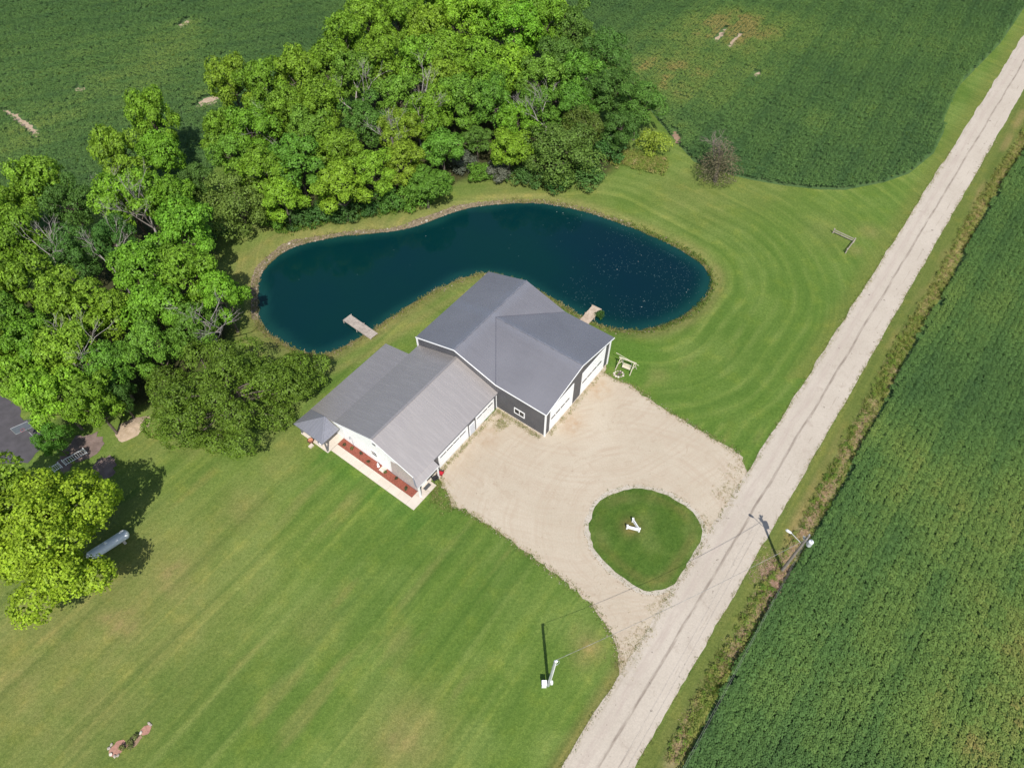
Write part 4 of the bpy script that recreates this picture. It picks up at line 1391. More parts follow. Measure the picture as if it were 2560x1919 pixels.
# gable window, vent, trims
w_ = MB(HO)
w_.box(gx - .06, 13.42, 1.32, gx - .017, 13.52, 2.3).box(gx - .06, 14.3, 1.32, gx - .017, 14.4, 2.3).box(gx - .06, 13.52, 1.32, gx - .017, 14.3, 1.4).box(gx - .06, 13.52, 2.22, gx - .017, 14.3, 2.3).box(gx - .055, 13.52, 1.78, gx - .017, 14.3, 1.86)
w_ = w_.build("window", M['white'], house)
MB(HO).box(gx - .035, 13.52, 1.4, gx - .02, 14.3, 1.78).build("pane", M['glass'], w_)
MB(HO).box(gx - .035, 13.52, 1.86, gx - .02, 14.3, 2.22).build("pane", M['glass'], w_)
v_ = MB(HO).box(gx - .06, 13.1, 4.0, gx - .017, 13.75, 4.55)
v_ = v_.build("gable_vent", M['white'], house)
s = MB(HO)
for k in range(5): s.box(gx - .075, 13.16, 4.05 + k * .095, gx - .062, 13.69, 4.10 + k * .095)
s.build("louvre", M['grey_trim'], v_)["kind"] = "stuff"
for a, b in (((rx0 - .02, hyl, he - .07), (rx0 - .02, hyr, hr - .07)), ((rx0 - .02, hyr, hr - .07), (rx0 - .02, hy + .3, he + .02))):
    MB(HO).beam(a, b, .04, .16).build("roof_trim", M['white'], house)
MB(HO).beam((px1, hy - .02, he - .06), (rx1, hy - .02, he - .06), .05, .11).build("gutter", M['grey_trim'], house)
MB(HO).beam((rx0, 24.27, lz - .06), (-1.92, 24.27, lz - .06), .05, .11).build("gutter", M['grey_trim'], house)
garage_door(house, HO, -11.05, -5.85, 2.36, 7.329, 4, spread(-10.85, -6.2, 4, .13), 1.98, .2, 1)
garage_door(house, HO, -4.1, -.75, 2.36, 7.329, 4, spread(-3.98, -.95, 3, .13), 1.98, .2, 1)
ed = MB(HO).box(-5.5, 7.27, .04, -4.45, 7.329, 2.16).build("entry_door", M['white'], house)
MB(HO).box(-5.38, 7.25, .1, -4.57, 7.268, 2.06).build("door_leaf", simple("pale_door", (.66, .68, .72), (.6, .62, .67), 1, .4), ed)
MB(HO).tube([(-4.68, 7.23, 1.0), (-4.68, 7.17, 1.0)], .03, 8).build("handle", M['black'], ed)
MB(HO).box(-.2, 7.24, .0, -.12, 7.32, he - .1).build("downspout", M['white'], house)
MB(HO).tube([(-11.75, 7.2, 2.95), (-11.75, 7.26, 2.5), (-11.75, 7.26, .1)], .05, 8).build("downspout", M['black'], house)
# hipped side porch
apex = (rx0 - .02, 21.6, 3.02)
tip, rt_, lt_ = (-17.9, 19.42, 2.32), (rx0 - .01, 19.38, 2.32), (-17.92, 24.35, 2.30)
RP = 'roof_porch'
roof_plane("side_porch_roof", [lt_, tip, apex], (-1, 0, -.25), M[RP], house, HO, .42, .06)
roof_plane("side_porch_roof", [tip, rt_, apex], (0, -1, -.3), M[RP], house, HO, .42, .06)
roof_plane("side_porch_roof", [apex, (rx0 - .005, 24.26, lz + .01), lt_], (0, 1, -.25), M[RP], house, HO, .42, .06)
MB(HO).beam(Vector(tip) + Vector((0, 0, .03)), Vector(apex) + Vector((0, 0, .03)), .16, .03).build("hip_cap", M[RP], house)
MB(HO).beam((-17.88, 19.46, 2.2), (rx0, 19.46, 2.2), .05, .14).build("porch_beam", M['grey_trim'], house)
MB(HO).beam((-17.86, 19.5, 2.2), (-17.88, 24.3, 2.2), .05, .14).build("porch_beam", M['grey_trim'], house)
for y in (19.62, 24.05):
    MB(HO).box(-17.52, y - .08, .1, -17.36, y + .08, 2.2).build("porch_post", M['grey_trim'], house)

# ---- concrete walk, porch floor, mulch bed
walk = empty("walkway", (*yard(-16.6, 12), 0), AX); walk["kind"] = "structure"
WO = (-16.6, 12, 0)
for k in range(8):
    a, b = 7.33 + k * 1.51, 7.33 + (k + 1) * 1.51 - .02
    MB(WO).box(-17.12, a, -.05, -16.07, b, .075).build("slab", M['concrete'], walk)
for a, b in ((-17.12, -15.5), (-15.48, -14.3), (-14.28, -13.15)):
    MB(WO).box(a, 6.1, -.05, b, 7.31, .075).build("slab", M['concrete'], walk)
MB(WO).box(-14.93, 7.0, .02, -12.0, 7.28, .072).build("slab", M['concrete'], walk)
for y0_, y1_ in ((19.45, 21.8), (21.82, 24.15)):
    MB(WO).box(-17.62, y0_, -.05, -14.97, y1_, .09).build("slab", M['concrete'], walk)
bed = sheet("mulch_bed", [yard(-16.05, 7.33), yard(-14.97, 7.33), yard(-14.97, 19.42), yard(-16.05, 19.42)], .05, M['mulch'])

# ================================================================== THINGS ABOUT THE YARD
def thing(name, label, cat, loc, rz=0.0, group=None):
    return tag(empty(name, loc, rz), label, cat, group)


def dock(name, label, corners, mat, seed):
    """corners: outer-left, outer-right, inner-left, inner-right (world)"""
    a, b, c, d = (np.array(p) for p in corners)
    ctr = (a + b + c + d) / 4
    ax = ((c + d) / 2 - (a + b) / 2); L = np.linalg.norm(ax); ax /= L
    w = (np.linalg.norm(a - b) + np.linalg.norm(c - d)) / 2
    rz = math.atan2(ax[1], ax[0])
    r_ = thing(name, label, "dock", (ctr[0], ctr[1], 0), rz)
    rng = random.Random(seed)
    n = int(L / .2)
    for k in range(n):
        x = -L / 2 + k * L / n
        j = rng.uniform(-.02, .02)
        MB().box(x + .008, -w / 2 + j, .10 + rng.uniform(0, .012), x + L / n - .012, w / 2 + j, .14 + rng.uniform(0, .012)).build("plank", mat, r_)
    for y in (-w / 2 + .06, w / 2 - .06):
        MB().box(-L / 2, y - .04, -.06, L / 2, y + .04, .098).build("joist", mat, r_)
    for x in (-L / 2 + .15, 0):
        for y in (-w / 2 - .05, w / 2 + .05):
            MB().tube([(x, y, -1.9), (x, y, .24)], .06, 8).build("post", mat, r_)
    return r_


dock("dock", "grey weathered plank dock on the pond's left bank", ((-22.74, 66.58), (-23.60, 65.46), (-18.54, 63.03), (-19.20, 61.91)), M['wood_grey'], 1)
dock("dock", "tan plank dock partly hidden behind the workshop roof", ((11.54, 68.45), (12.64, 67.6), (9.2, 65.2), (10.35, 64.35)), M['wood_warm'], 2)

# white V-shaped corner rail on the island
def corner_rail(name, label, cat, corner, arms, h, pw, rails, rh, rw, mat, zb):
    r_ = thing(name, label, cat, (corner[0], corner[1], zb))
    for i, p in enumerate([corner] + arms):
        x, y = p[0] - corner[0], p[1] - corner[1]
        MB().box(x - pw / 2, y - pw / 2, -.1, x + pw / 2, y + pw / 2, h).box(x - pw * .65, y - pw * .65, h + .001, x + pw * .65, y + pw * .65, h + .05).build("post", mat, r_)
    for p in arms:
        v = Vector((p[0] - corner[0], p[1] - corner[1], 0)); d = v.normalized()
        for z in rails:
            MB().beam(d * pw * .5 + Vector((0, 0, z)), v - d * pw * .5 + Vector((0, 0, z)), rw, rh).build("rail", mat, r_)
    return r_


corner_rail("corner_fence", "small white V-shaped corner fence on the round grass island", "fence", (14.03, 33.42), [(13.45, 34.62), (12.74, 33.78)], .72, .16, (.2, .42, .62), .15, .07, M['white'], .28)
corner_rail("corner_fence", "weathered wooden corner rail fence on the lawn near the road", "fence", (52.75, 81.9), [(50.2, 84.15), (50.8, 79.5)], .85, .13, (.32, .66), .13, .07, M['wood_grey'], 0)

# swing frame and stone ring by the workshop
sw = thing("swing_frame", "bare pale wooden A-frame swing on the grass beside the workshop", "swing frame", (15.0, 56.6, 0))
sc_ = Vector((15.0, 56.6, 0))
tA, tB = Vector((14.17, 57.06, 2.0)) - sc_, Vector((15.84, 56.19, 2.0)) - sc_
for nm, foot, top in (("leg", (13.6, 56.65, -.1), tA), ("leg", (14.78, 57.55, -.1), tA), ("leg", (15.4, 55.68, -.1), tB), ("leg", (16.42, 56.8, -.1), tB)):
    MB().beam(Vector(foot) - sc_, top, .09, .09).build(nm, M['wood_pale'], sw)
dv = (tB - tA).normalized()
MB().beam(tA - dv * .25, tB + dv * .25, .1, .12).build("top_beam", M['wood_pale'], sw)
for f1, f2, t_ in (((13.6, 56.65, 0), (14.78, 57.55, 0), tA), ((15.4, 55.68, 0), (16.42, 56.8, 0), tB)):
    a = (Vector(f1) - sc_) * .5 + t_ * .5; b = (Vector(f2) - sc_) * .5 + t_ * .5
    MB().beam(a, b, .06, .08).build("cross_brace", M['wood_pale'], sw)
m0, m1 = tA.lerp(tB, .2), tA.lerp(tB, .8)
seat = MB()
sd_ = Vector((dv.y, -dv.x, 0))
for k in range(4):
    seat.beam(m0 + Vector((0, 0, -1.45)) + sd_ * (k * .12 - .2), m1 + Vector((0, 0, -1.45)) + sd_ * (k * .12 - .2), .1, .03)
seat.beam(m0 + Vector((0, 0, -1.15)) - sd_ * .28, m1 + Vector((0, 0, -1.15)) - sd_ * .28, .04, .12).beam(m0 + Vector((0, 0, -1.32)) - sd_ * .26, m1 + Vector((0, 0, -1.32)) - sd_ * .26, .04, .1)
seat.build("seat", M['wood_pale'], sw)
for p in (m0, m1):
    MB().tube([p, p + Vector((0, 0, -1.43))], .018, 5).build("chain", M['galv'], sw)
tag(MB().tube([Vector((13.7, 58.25, 1.6)) , Vector((16.5, 56.3, 1.3))], .035, 6).build("loose_pole", M['wood_pale']), "long thin pole leaning along the back of the swing frame", "pole")
fr_ = thing("stone_ring", "ring of pale stones and old logs under the swing frame", "fire pit", (14.0, 55.9, 0))
rr = random.Random(4)
for k in range(11):
    a = 6.283 * k / 11
    V, F = rock_mesh(600 + k, .9)
    s_ = rr.uniform(.28, .42)
    MB().add([(v[0] * s_ + math.cos(a) * .62, v[1] * s_ + math.sin(a) * .5, v[2] * s_ + .04) for v in V], F).build("stone", M['stone_pale'] if k % 3 else M['stone'], fr_)
for k in range(3):
    MB().tube([(-.35 + k * .2, -.3, .08 + .05 * k), (.2 + k * .12, .35, .1 + .04 * k)], .07, 7).build("log", M['bark'], fr_)

# utility pole with transformer and street lamp; meter pole; wires
PB = Vector((28.92, 29.06, 0)); PT = Vector((28.92 - .12, 29.06 - .1, 8.75))
up = thing("utility_pole", "tall wooden utility pole with transformer can and street lamp at the field's edge", "utility pole", PB)
lean = PT - PB


def on(t, dx=0, dy=0): return lean * t + Vector((dx, dy, 0))


MB().tube([(0, 0, -.3), lean * .5, lean], [.17, .145, .115], 10).build("pole", M['wood_pole'], up)
rdv, rnv = Vector((RD[0], RD[1], 0)), Vector((RN[0], RN[1], 0))
can = MB().lathe([(.05, 0), (.23, .02), (.25, .08), (.25, .78), (.26, .8), (.23, .86), (.12, .92), (.02, .93)], lean * .83 + rnv * .47 - rdv * .1, 16).build("transformer", simple("transformer_paint", (.74, .75, .78), (.66, .67, .7), 3, .35), up); smooth(can)
MB().tube([lean * .83 + rnv * .47 - rdv * .1 + Vector((0, 0, .9)), lean * .83 + rnv * .47 - rdv * .1 + Vector((.02, 0, 1.12))], [.05, .035], 8).build("bushing", M['galv'], can)
MB().beam(lean * .86, lean * .86 + rnv * .3, .08, .3).build("mount", M['galv'], up)
arm = MB().tube([lean * .76, lean * .79 - rnv * .7 + rdv * .1, lean * .815 - rnv * 1.35 + rdv * .2], .028, 7).build("lamp_arm", M['galv'], up)
lp_ = lean * .815 - rnv * 1.35 + rdv * .2
MB().tube([lp_, lp_ - rnv * .12, lp_ - rnv * .5 + Vector((0, 0, .02)), lp_ - rnv * .62], [.05, .12, .15, .06], 8).build("lamp_head", simple("lamp_grey", (.7, .71, .74), (.62, .63, .66), 3, .4), up)
for z in (.93, .985):
    pass
MB().beam(lean * .95 - rdv * .35, lean * .95 + rdv * .35, .09, .11).build("crossarm", M['wood_pole'], up)
for q_ in (-.3, .3):
    MB().lathe([(.03, 0), (.055, .03), (.03, .07), (.055, .11), (.02, .15)], lean * .95 + rdv * q_ + Vector((0, 0, .06)), 8).build("insulator", M['galv'], up)
MB().lathe([(.035, 0), (.065, .04), (.035, .09), (.06, .14), (.02, .2)], lean + Vector((0, 0, .0)), 8).build("insulator", M['galv'], up)
MB().beam(lean * .87 - rnv * .12, lean * .93 - rnv * .3, .05, .25).build("fuse_cutout", M['galv'], up)

SB = Vector((3.48, 17.43, 0)); ST_ = Vector((3.95, 17.6, 7.6))
ST_ = Vector((3.38 + .0, 17.0, 0))
# lean chosen from the photograph: the top leans a little to the right of plumb
SL = Vector((.30, .10, 7.7))
mp = thing("meter_pole", "white service pole with meter box and cable loop on the front lawn", "utility pole", SB)
MB().tube([(0, 0, -.2), SL * .6, SL], [.13, .115, .10], 10).build("pole", M['galv'], mp)
MB().tube([(.12, .02, 0), SL * .62 + Vector((.14, 0, 0)), SL * .97 + Vector((.12, 0, 0))], .05, 8).build("conduit", M['white'], mp)
smooth(MB().lathe([(.05, 0), (.13, .03), (.14, .12), (.06, .22)], SL + Vector((.12, 0, -.1)), 10).build("weatherhead", M['white'], mp))
MB().box(-.62, -.22, 0, -.17, .18, 1.15).box(-.64, -.24, 1.151, -.15, .2, 1.19).build("pedestal", M['white'], mp)
MB().box(.2, -.14, .75, .42, .12, 1.35).build("meter_box", M['white'], mp)
loop = [SL * .99 + Vector((.2, .1, 0))] + [SL * .99 + Vector((.28 + .16 * math.sin(t_ * 3), .12, -t_ * 1.3)) for t_ in (.25, .5, .75, 1.0)] + [SL * .8 + Vector((.14, .05, .1))]
MB().tube([tuple(p) for p in loop], .022, 6).build("cable_loop", M['galv'], mp)


def wire(name, label, a, b, sag, rad=.018, n=22, mat=None):
    a, b = Vector(a), Vector(b)
    pts = []
    for k in range(n + 1):
        t_ = k / n
        p = a.lerp(b, t_); p.z -= sag * 4 * t_ * (1 - t_)
        pts.append(p)
    return tag(MB(a).tube(pts, rad, 5).build(name, mat or M['wire'], None), label, "wire"), a


def wire_at(name, label, a, b, sag, rad=.018):
    o, o0 = wire(name, label, a, b, sag, rad)
    o.location = o0
    return o


wire_at("service_wire", "twisted service wire crossing the road to the white meter pole", PB + lean * .9, SB + SL + Vector((.1, .1, 0)), .9, .02)
wire_at("overhead_wire", "thin overhead line running down along the crop's edge", PB + lean + Vector((0, 0, .2)), PB + lean - rdv * 75 + rnv * .2 + Vector((0, 0, .2)), 1.1, .008)
wire_at("overhead_wire", "lower overhead line running down along the crop's edge", PB + lean * .9, PB + lean * .9 - rdv * 75 + rnv * .1, 1.3, .008)

# propane tank, in the shade of the yellow-green tree
tk = thing("propane_tank", "long white propane tank half hidden under the yellow-green tree", "tank", (-43.7, 31.5, 0), math.atan2(33.0 - 30.0, -41.9 + 45.2))
L_, r_t = 3.7, .56
pts, rad = [], []
for k in range(7):
    a = math.pi / 2 * k / 6
    pts.append((-L_ / 2 + r_t * (1 - math.sin(a)) * .8, 0, .95)); rad.append(max(r_t * math.cos(math.pi / 2 - a) if False else r_t * math.sin(math.pi / 2 * k / 6 if False else a) , .02))
prof = []
for k in range(8):
    a = math.pi / 2 * k / 7
    prof.append((-L_ / 2 - r_t * .75 * math.cos(a), max(r_t * math.sin(a), .02)))
prof += [(-p[0], p[1]) for p in reversed(prof)]
smooth(MB().tube([(x, 0, .98) for x, _ in prof], [q_ for _, q_ in prof], 20).build("tank_shell", M['tank'], tk))
for x in (-1.35, 1.35):
    MB().box(x - .12, -.45, 0, x + .12, .45, .5).build("saddle", M['concrete'], tk)
smooth(MB().lathe([(.02, 0), (.19, .01), (.19, .16), (.13, .25), (.02, .28)], (0, 0, 1.5), 12).build("valve_dome", M['tank'], tk))
MB().tube([(1.75, .2, 1.45), (1.75, .2, 1.62)], .035, 6).build("gauge", M['galv'], tk)

# white picket railing and hoop under the left trees
def railing(name, label, a, b, h, n):
    a, b = Vector((*a, 0)), Vector((*b, 0)); d = (b - a); L = d.length; d.normalize()
    r_ = thing(name, label, "railing", a, math.atan2(d.y, d.x))
    MB().box(0, -.03, h - .06, L, .03, h).build("rail", M['white'], r_)
    MB().box(0, -.025, .12, L, .025, .18).build("rail", M['white'], r_)
    for k in range(n):
        x = .1 + (L - .2) * k / (n - 1)
        MB().box(x - .025, -.02, .181, x + .025, .02, h - .061).build("picket", M['white'], r_)
    for x in (-.05, L + .05):
        MB().box(x - .05, -.05, 0, x + .05, .05, h + .12).build("post", M['white'], r_)
    return r_


railing("picket_railing", "white picket railing over bare dirt left of the big olive tree", (-52.9, 42.1), (-51.1, 43.7), 1.05, 10)
railing("picket_railing", "short white picket railing end beside the yellow-green tree", (-53.9, 41.2), (-53.3, 41.75), 1.05, 4)
bh = thing("basketball_hoop", "grey-framed basketball backboard over the neighbour's asphalt", "basketball hoop", (-57.9, 45.3, 0), math.radians(35))
MB().tube([(0, .9, 0), (0, .9, 2.4), (0, .12, 3.0)], .07, 8).build("pole", M['galv'], bh)
MB().box(-.9, -.02, 2.6, .9, .02, 3.7).build("backboard", simple("smoked_board", (.16, .18, .22), (.13, .15, .19), 2, .15), bh)
f_ = MB().box(-.94, -.03, 2.56, -.9, .03, 3.74).box(.9, -.03, 2.56, .94, .03, 3.74).box(-.9, -.03, 3.7, .9, .03, 3.74).box(-.9, -.03, 2.56, .9, .03, 2.6)
f_.build("frame", M['galv'], bh)
rg = [(.23 * math.cos(6.283 * k / 14), -.3 + .23 * math.sin(6.283 * k / 14), 3.05) for k in range(15)]
MB().tube(rg, .012, 5, False).build("rim", M['red'], bh)

# entry porch: mat, chairs
o = MB((-13.93, 6.83, 0)).box(-14.42, 6.62, .08, -13.45, 7.06, .10).build("doormat", M['rubber'])
o.location = (*yard(-13.93, 6.83), 0); o.rotation_euler = (0, 0, AX)
tag(o, "dark grey doormat on the concrete by the house entry", "doormat")


def patio_chair(label, lx, ly, rz, frame, cloth, s=1.0, group=None):
    p = yard(lx, ly)
    r_ = thing("patio_chair", label, "chair", (p[0], p[1], .075), AX + rz, group)
    for x in (-.27, .27):
        for y in (-.26, .26):
            MB().tube([(x * s, y * s, 0), (x * s * .92, y * s * .92, (.42 if y < 0 else .62) * s)], .022 * s, 6).build("leg", frame, r_)
    MB().box(-.27 * s, -.27 * s, .40 * s, .27 * s, .25 * s, .46 * s).build("seat", cloth, r_)
    MB().slab([(-.26 * s, .25 * s, .45 * s), (.26 * s, .25 * s, .45 * s), (.25 * s, .42 * s, 1.0 * s), (-.25 * s, .42 * s, 1.0 * s)], .05).build("backrest", cloth, r_)
    for x in (-.29, .29):
        MB().box((x - .03) * s, -.28 * s, .62 * s, (x + .03) * s, .27 * s, .65 * s).build("armrest", frame, r_)
    return r_


patio_chair("red patio chair at the corner of the garage by the entry", -11.85, 6.55, math.radians(200), M['black'], M['red'], 1.05)
patio_chair("black patio chair on the entry concrete next to the red chair", -12.75, 6.62, math.radians(160), M['black'], M['black'], 1.15)

# side porch furniture
cush = simple("patterned_cushion", (.72, .71, .74), (.03, .03, .05), 7.0, .8, lo=.5, hi=.53)
patio_chair("white-framed chair with patterned cushion under the hipped porch", -17.2, 20.9, math.radians(-90), M['white'], cush, 1.15)
patio_chair("white-framed chair at the far end of the hipped porch", -17.0, 22.9, math.radians(-70), M['white'], M['rubber'], 1.05)
p_ = yard(-17.75, 22.2)
fp = thing("round_planter", "round terracotta planter with dark rim at the porch edge", "planter", (p_[0], p_[1], 0))
smooth(MB().lathe([(.25, 0), (.34, .38), (.36, .46), (.31, .46), (.29, .38)], (0, 0, 0), 14).build("pot", M['terracotta'], fp))
MB().tube([(.36 * math.cos(6.283 * k / 16), .36 * math.sin(6.283 * k / 16), .48) for k in range(17)], .035, 6, False).build("rim", M['black'], fp)
p_ = yard(-18.15, 21.75)
o = MB().box(-.28, -.2, 0, .28, .2, .22).box(-.24, -.16, .221, .24, .16, .3).build("step_block", M['concrete'])
o.location = (p_[0], p_[1], 0); o.rotation_euler = (0, 0, AX)
tag(o, "cream concrete step block in the grass beside the round planter", "step")


# ================================================================== VEGETATION
def crown_mesh(name, seed, H, R, z0, lobes, tufts, per, leaf, spread_=.5, flat=.55, lobe_r=.42, sparse=0.0):
    rng = np.random.default_rng(seed)
    zc_, rz_ = (z0 + H) / 2, (H - z0) / 2
    L = []
    ga = math.pi * (3 - math.sqrt(5))
    for i in range(lobes):
        zz = 1 - 1.75 * (i + .5) / lobes
        rr_ = math.sqrt(max(0, 1 - zz * zz)); a = i * ga + rng.uniform(-.5, .5)
        k = rng.uniform(.45, .92)
        L.append((np.array([math.cos(a) * rr_ * R * k, math.sin(a) * rr_ * R * k, zc_ + zz * rz_ * k]), R * lobe_r * rng.uniform(.6, 1.25)))
    L.append((np.array([0, 0, zc_ + rz_ * .45]), R * lobe_r))
    C, N = [], []
    for i in range(tufts):
        c, r_ = L[rng.integers(len(L))]
        d = rng.normal(size=3); d[2] = d[2] * .8 + .45; d /= np.linalg.norm(d)
        p = c + d * r_ * np.array([1, 1, .8]) * rng.uniform(.8, 1.08)
        if min(np.linalg.norm((p - c2) / np.array([1, 1, .8])) / r2 for c2, r2 in L if c2 is not c) < .68 and rng.random() < .85:
            continue
        if p[2] < z0 * .8: continue
        C.append(p); N.append(d)
    C, N = np.array(C), np.array(N)
    n = len(C)
    Nn = N + rng.normal(0, .25, N.shape)
    Cc = np.repeat(C, per, 0); Nr = np.repeat(Nn, per, 0)
    ts = np.repeat(rng.uniform(.65, 1.35, n), per)
    o = rng.normal(size=Cc.shape); Nu = Nr / np.linalg.norm(Nr, axis=1, keepdims=True)
    o -= Nu * (o * Nu).sum(1, keepdims=True) * (1 - .35)
    o *= (spread_ * ts / (np.linalg.norm(o, axis=1) + 1e-6) * np.sqrt(rng.random(len(Cc))))[:, None]
    rad = np.linalg.norm(o, axis=1)
    o[:, 2] -= rad ** 2 * flat
    nl = Nr * .6 + o * .9 + np.array([0, 0, .35]) + rng.normal(0, .35, Cc.shape)
    v = leaf_cloud(Cc + o, nl, leaf, rng, .78)
    m_ = len(Cc)
    me = bpy.data.meshes.new(name)
    me.vertices.add(4 * m_); me.vertices.foreach_set("co", v.astype(np.float32).ravel())
    me.loops.add(4 * m_); me.loops.foreach_set("vertex_index", np.arange(4 * m_, dtype=np.int32))
    me.polygons.add(m_); me.polygons.foreach_set("loop_start", np.arange(0, 4 * m_, 4, dtype=np.int32))
    me.update(calc_edges=True)
    lv = np.clip(np.repeat(rng.uniform(.2, .8, n), per) + rng.normal(0, .16, m_), 0, 1)
    a = me.attributes.new("lv", 'FLOAT', 'FACE'); a.data.foreach_set("value", lv.astype(np.float32))
    me.materials.append(M['leaf'])
    return me, [(tuple(c), r_) for c, r_ in L]


def trunk_mesh(name, seed, H, R, L, mat, base_r):
    rng = random.Random(seed)
    mb = MB()
    top = (rng.uniform(-.4, .4), rng.uniform(-.4, .4), H * .72)
    mid = (rng.uniform(-.2, .2), rng.uniform(-.2, .2), H * .35)
    mb.tube([(0, 0, -.2), (0, 0, .25), mid, top], [base_r * 1.35, base_r, base_r * .75, base_r * .25], 8)
    for c, r_ in L:
        t_ = rng.uniform(.25, .6)
        s_ = Vector(mid).lerp(Vector(top), t_) if c[2] > H * .5 else Vector((0, 0, .25)).lerp(Vector(mid), .6 + .4 * t_)
        e = Vector(c); m_ = s_.lerp(e, .5) + Vector((rng.uniform(-.3, .3), rng.uniform(-.3, .3), rng.uniform(-.1, .5)))
        mb.tube([s_, m_, e], [base_r * .42, base_r * .26, base_r * .08], 6)
    me = mb.mesh(name); me.materials.append(mat)
    return me


def dead_mesh(name, seed, H, spread_, mat, depth=4, r0=.16):
    rng = random.Random(seed)
    mb = MB()

    def grow(p, d, L, r, k):
        d = d.normalized()
        side = Vector((rng.uniform(-1, 1), rng.uniform(-1, 1), rng.uniform(-.2, .5)))
        m_ = p + d * L * .5 + side * L * .08; e = p + d * L + side * L * .12
        mb.tube([p, m_, e], [r, r * .8, r * .55], 6 if k > 2 else 4)
        if k == 0: return
        for j in range(rng.choice((2, 3, 3))):
            nd_ = d + Vector((rng.uniform(-1, 1), rng.uniform(-1, 1), rng.uniform(-.35, .55))) * spread_
            q_ = p.lerp(e, rng.uniform(.55, 1.0)) if j else e
            grow(q_, nd_, L * rng.uniform(.55, .8), r * .55, k - 1)
    grow(Vector((0, 0, -.2)), Vector((rng.uniform(-.1, .1), rng.uniform(-.1, .1), 1)), H * .38, r0, depth)
    me = mb.mesh(name); me.materials.append(mat)
    return me


VAR = {}


def variant(kind, i):
    key = (kind, i)
    if key in VAR: return VAR[key]
    if kind == 'maple':
        cm, L = crown_mesh("maple_crown", 1000 + i, 14, 5, 3.6, 15, 760, 19, .35, .58, .55, .36)
        tm = trunk_mesh("maple_trunk", 1100 + i, 14, 5, L, M['bark'], .28)
    elif kind == 'broad':
        cm, L = crown_mesh("broadleaf_crown", 1200 + i, 14, 5, 2.6, 18, 1150, 13, .29, .52, .35, .35)
        tm = trunk_mesh("broadleaf_trunk", 1300 + i, 14, 5, L, M['bark'], .28)
    elif kind == 'olive':
        cm, L = crown_mesh("drooping_crown", 1400 + i, 9, 5, .5, 20, 1300, 10, .27, .6, .75, .34)
        tm = trunk_mesh("drooping_trunk", 1500 + i, 9, 5, L, M['bark'], .22)
    else:
        cm, L = crown_mesh("shrub_crown", 1600 + i, 2.6, 1.6, .1, 9, 330, 9, .17, .3, .5, .45)
        tm = trunk_mesh("shrub_stem", 1700 + i, 2.6, 1.6, L, M['bark'], .06)
    VAR[key] = (cm, tm)
    return VAR[key]


BASE = {'maple': (5.0, 14.0), 'broad': (5.0, 14.0), 'olive': (5.0, 9.0), 'shrub': (1.6, 2.6)}
COLS = {
    'm': (.180, .325, .026), 'y': (.218, .350, .030), 'g': (.135, .282, .032), 'd': (.080, .182, .032), 'o': (.142, .205, .036), 'k': (.108, .215, .034),
    'l': (.205, .380, .028), 's': (.075, .165, .036), 'p': (.155, .165, .118), 'w': (.28, .33, .04),
}
trng = random.Random(12)


def tree(name, label, cat, px, py, rpx, h, col, kind, group=None, zf=.62, sq=1.0):
    zc_ = h * zf
    x, y = atd(px, py, zc_)
    depth = y * CT + (CAM_H - zc_) * ST
    rad = rpx * depth / 1475.0
    bR, bH = BASE[kind]
    cm, tm = variant(kind, trng.randrange({'maple': 5, 'broad': 3, 'olive': 3, 'shrub': 4}[kind]))
    r_ = tag(empty(name, (x, y, -.02), trng.uniform(0, 6.28)), label, cat, group)
    r_.scale = (rad / bR, rad / bR * sq, h / bH)
    c = link("crown", cm, None, r_)
    v = trng.uniform(.86, 1.14); hv = trng.uniform(.9, 1.1)
    cc = COLS[col]
    c.color = (cc[0] * v * hv, cc[1] * v, cc[2] * v, 1)
    link("trunk", tm, None, r_)
    return r_


UP, UPG = "bright maple at the photo's top edge where the wood leaves the frame", "maples at the top edge of the photo"
ORD = "first second third fourth fifth sixth seventh eighth ninth tenth eleventh twelfth".split()
HUE = {'m': "yellow-green maple", 'y': "yellowish maple", 'g': "mid-green maple", 'l': "lime green maple", 'd': "dark green tree", 'k': "darker green tree"}


def wood_labels(lst, rows, wood):
    """own labels first; the rest by hue and by place: row counted from the crop side, then from the left"""
    out = {}
    for ri, (a_, b_, rn) in enumerate(rows):
        row = sorted([t for t in lst if a_ <= t[1] < b_ and t[5] is None], key=lambda t: t[0])
        for hue in HUE:
            same = [t for t in row if t[4] == hue]
            for i, t in enumerate(same):
                pl = f", {ORD[i]} from the left" if len(same) > 1 else ""
                out[t[:2]] = f"{HUE[hue]} in the {rn} of {wood}{pl}"
    return out


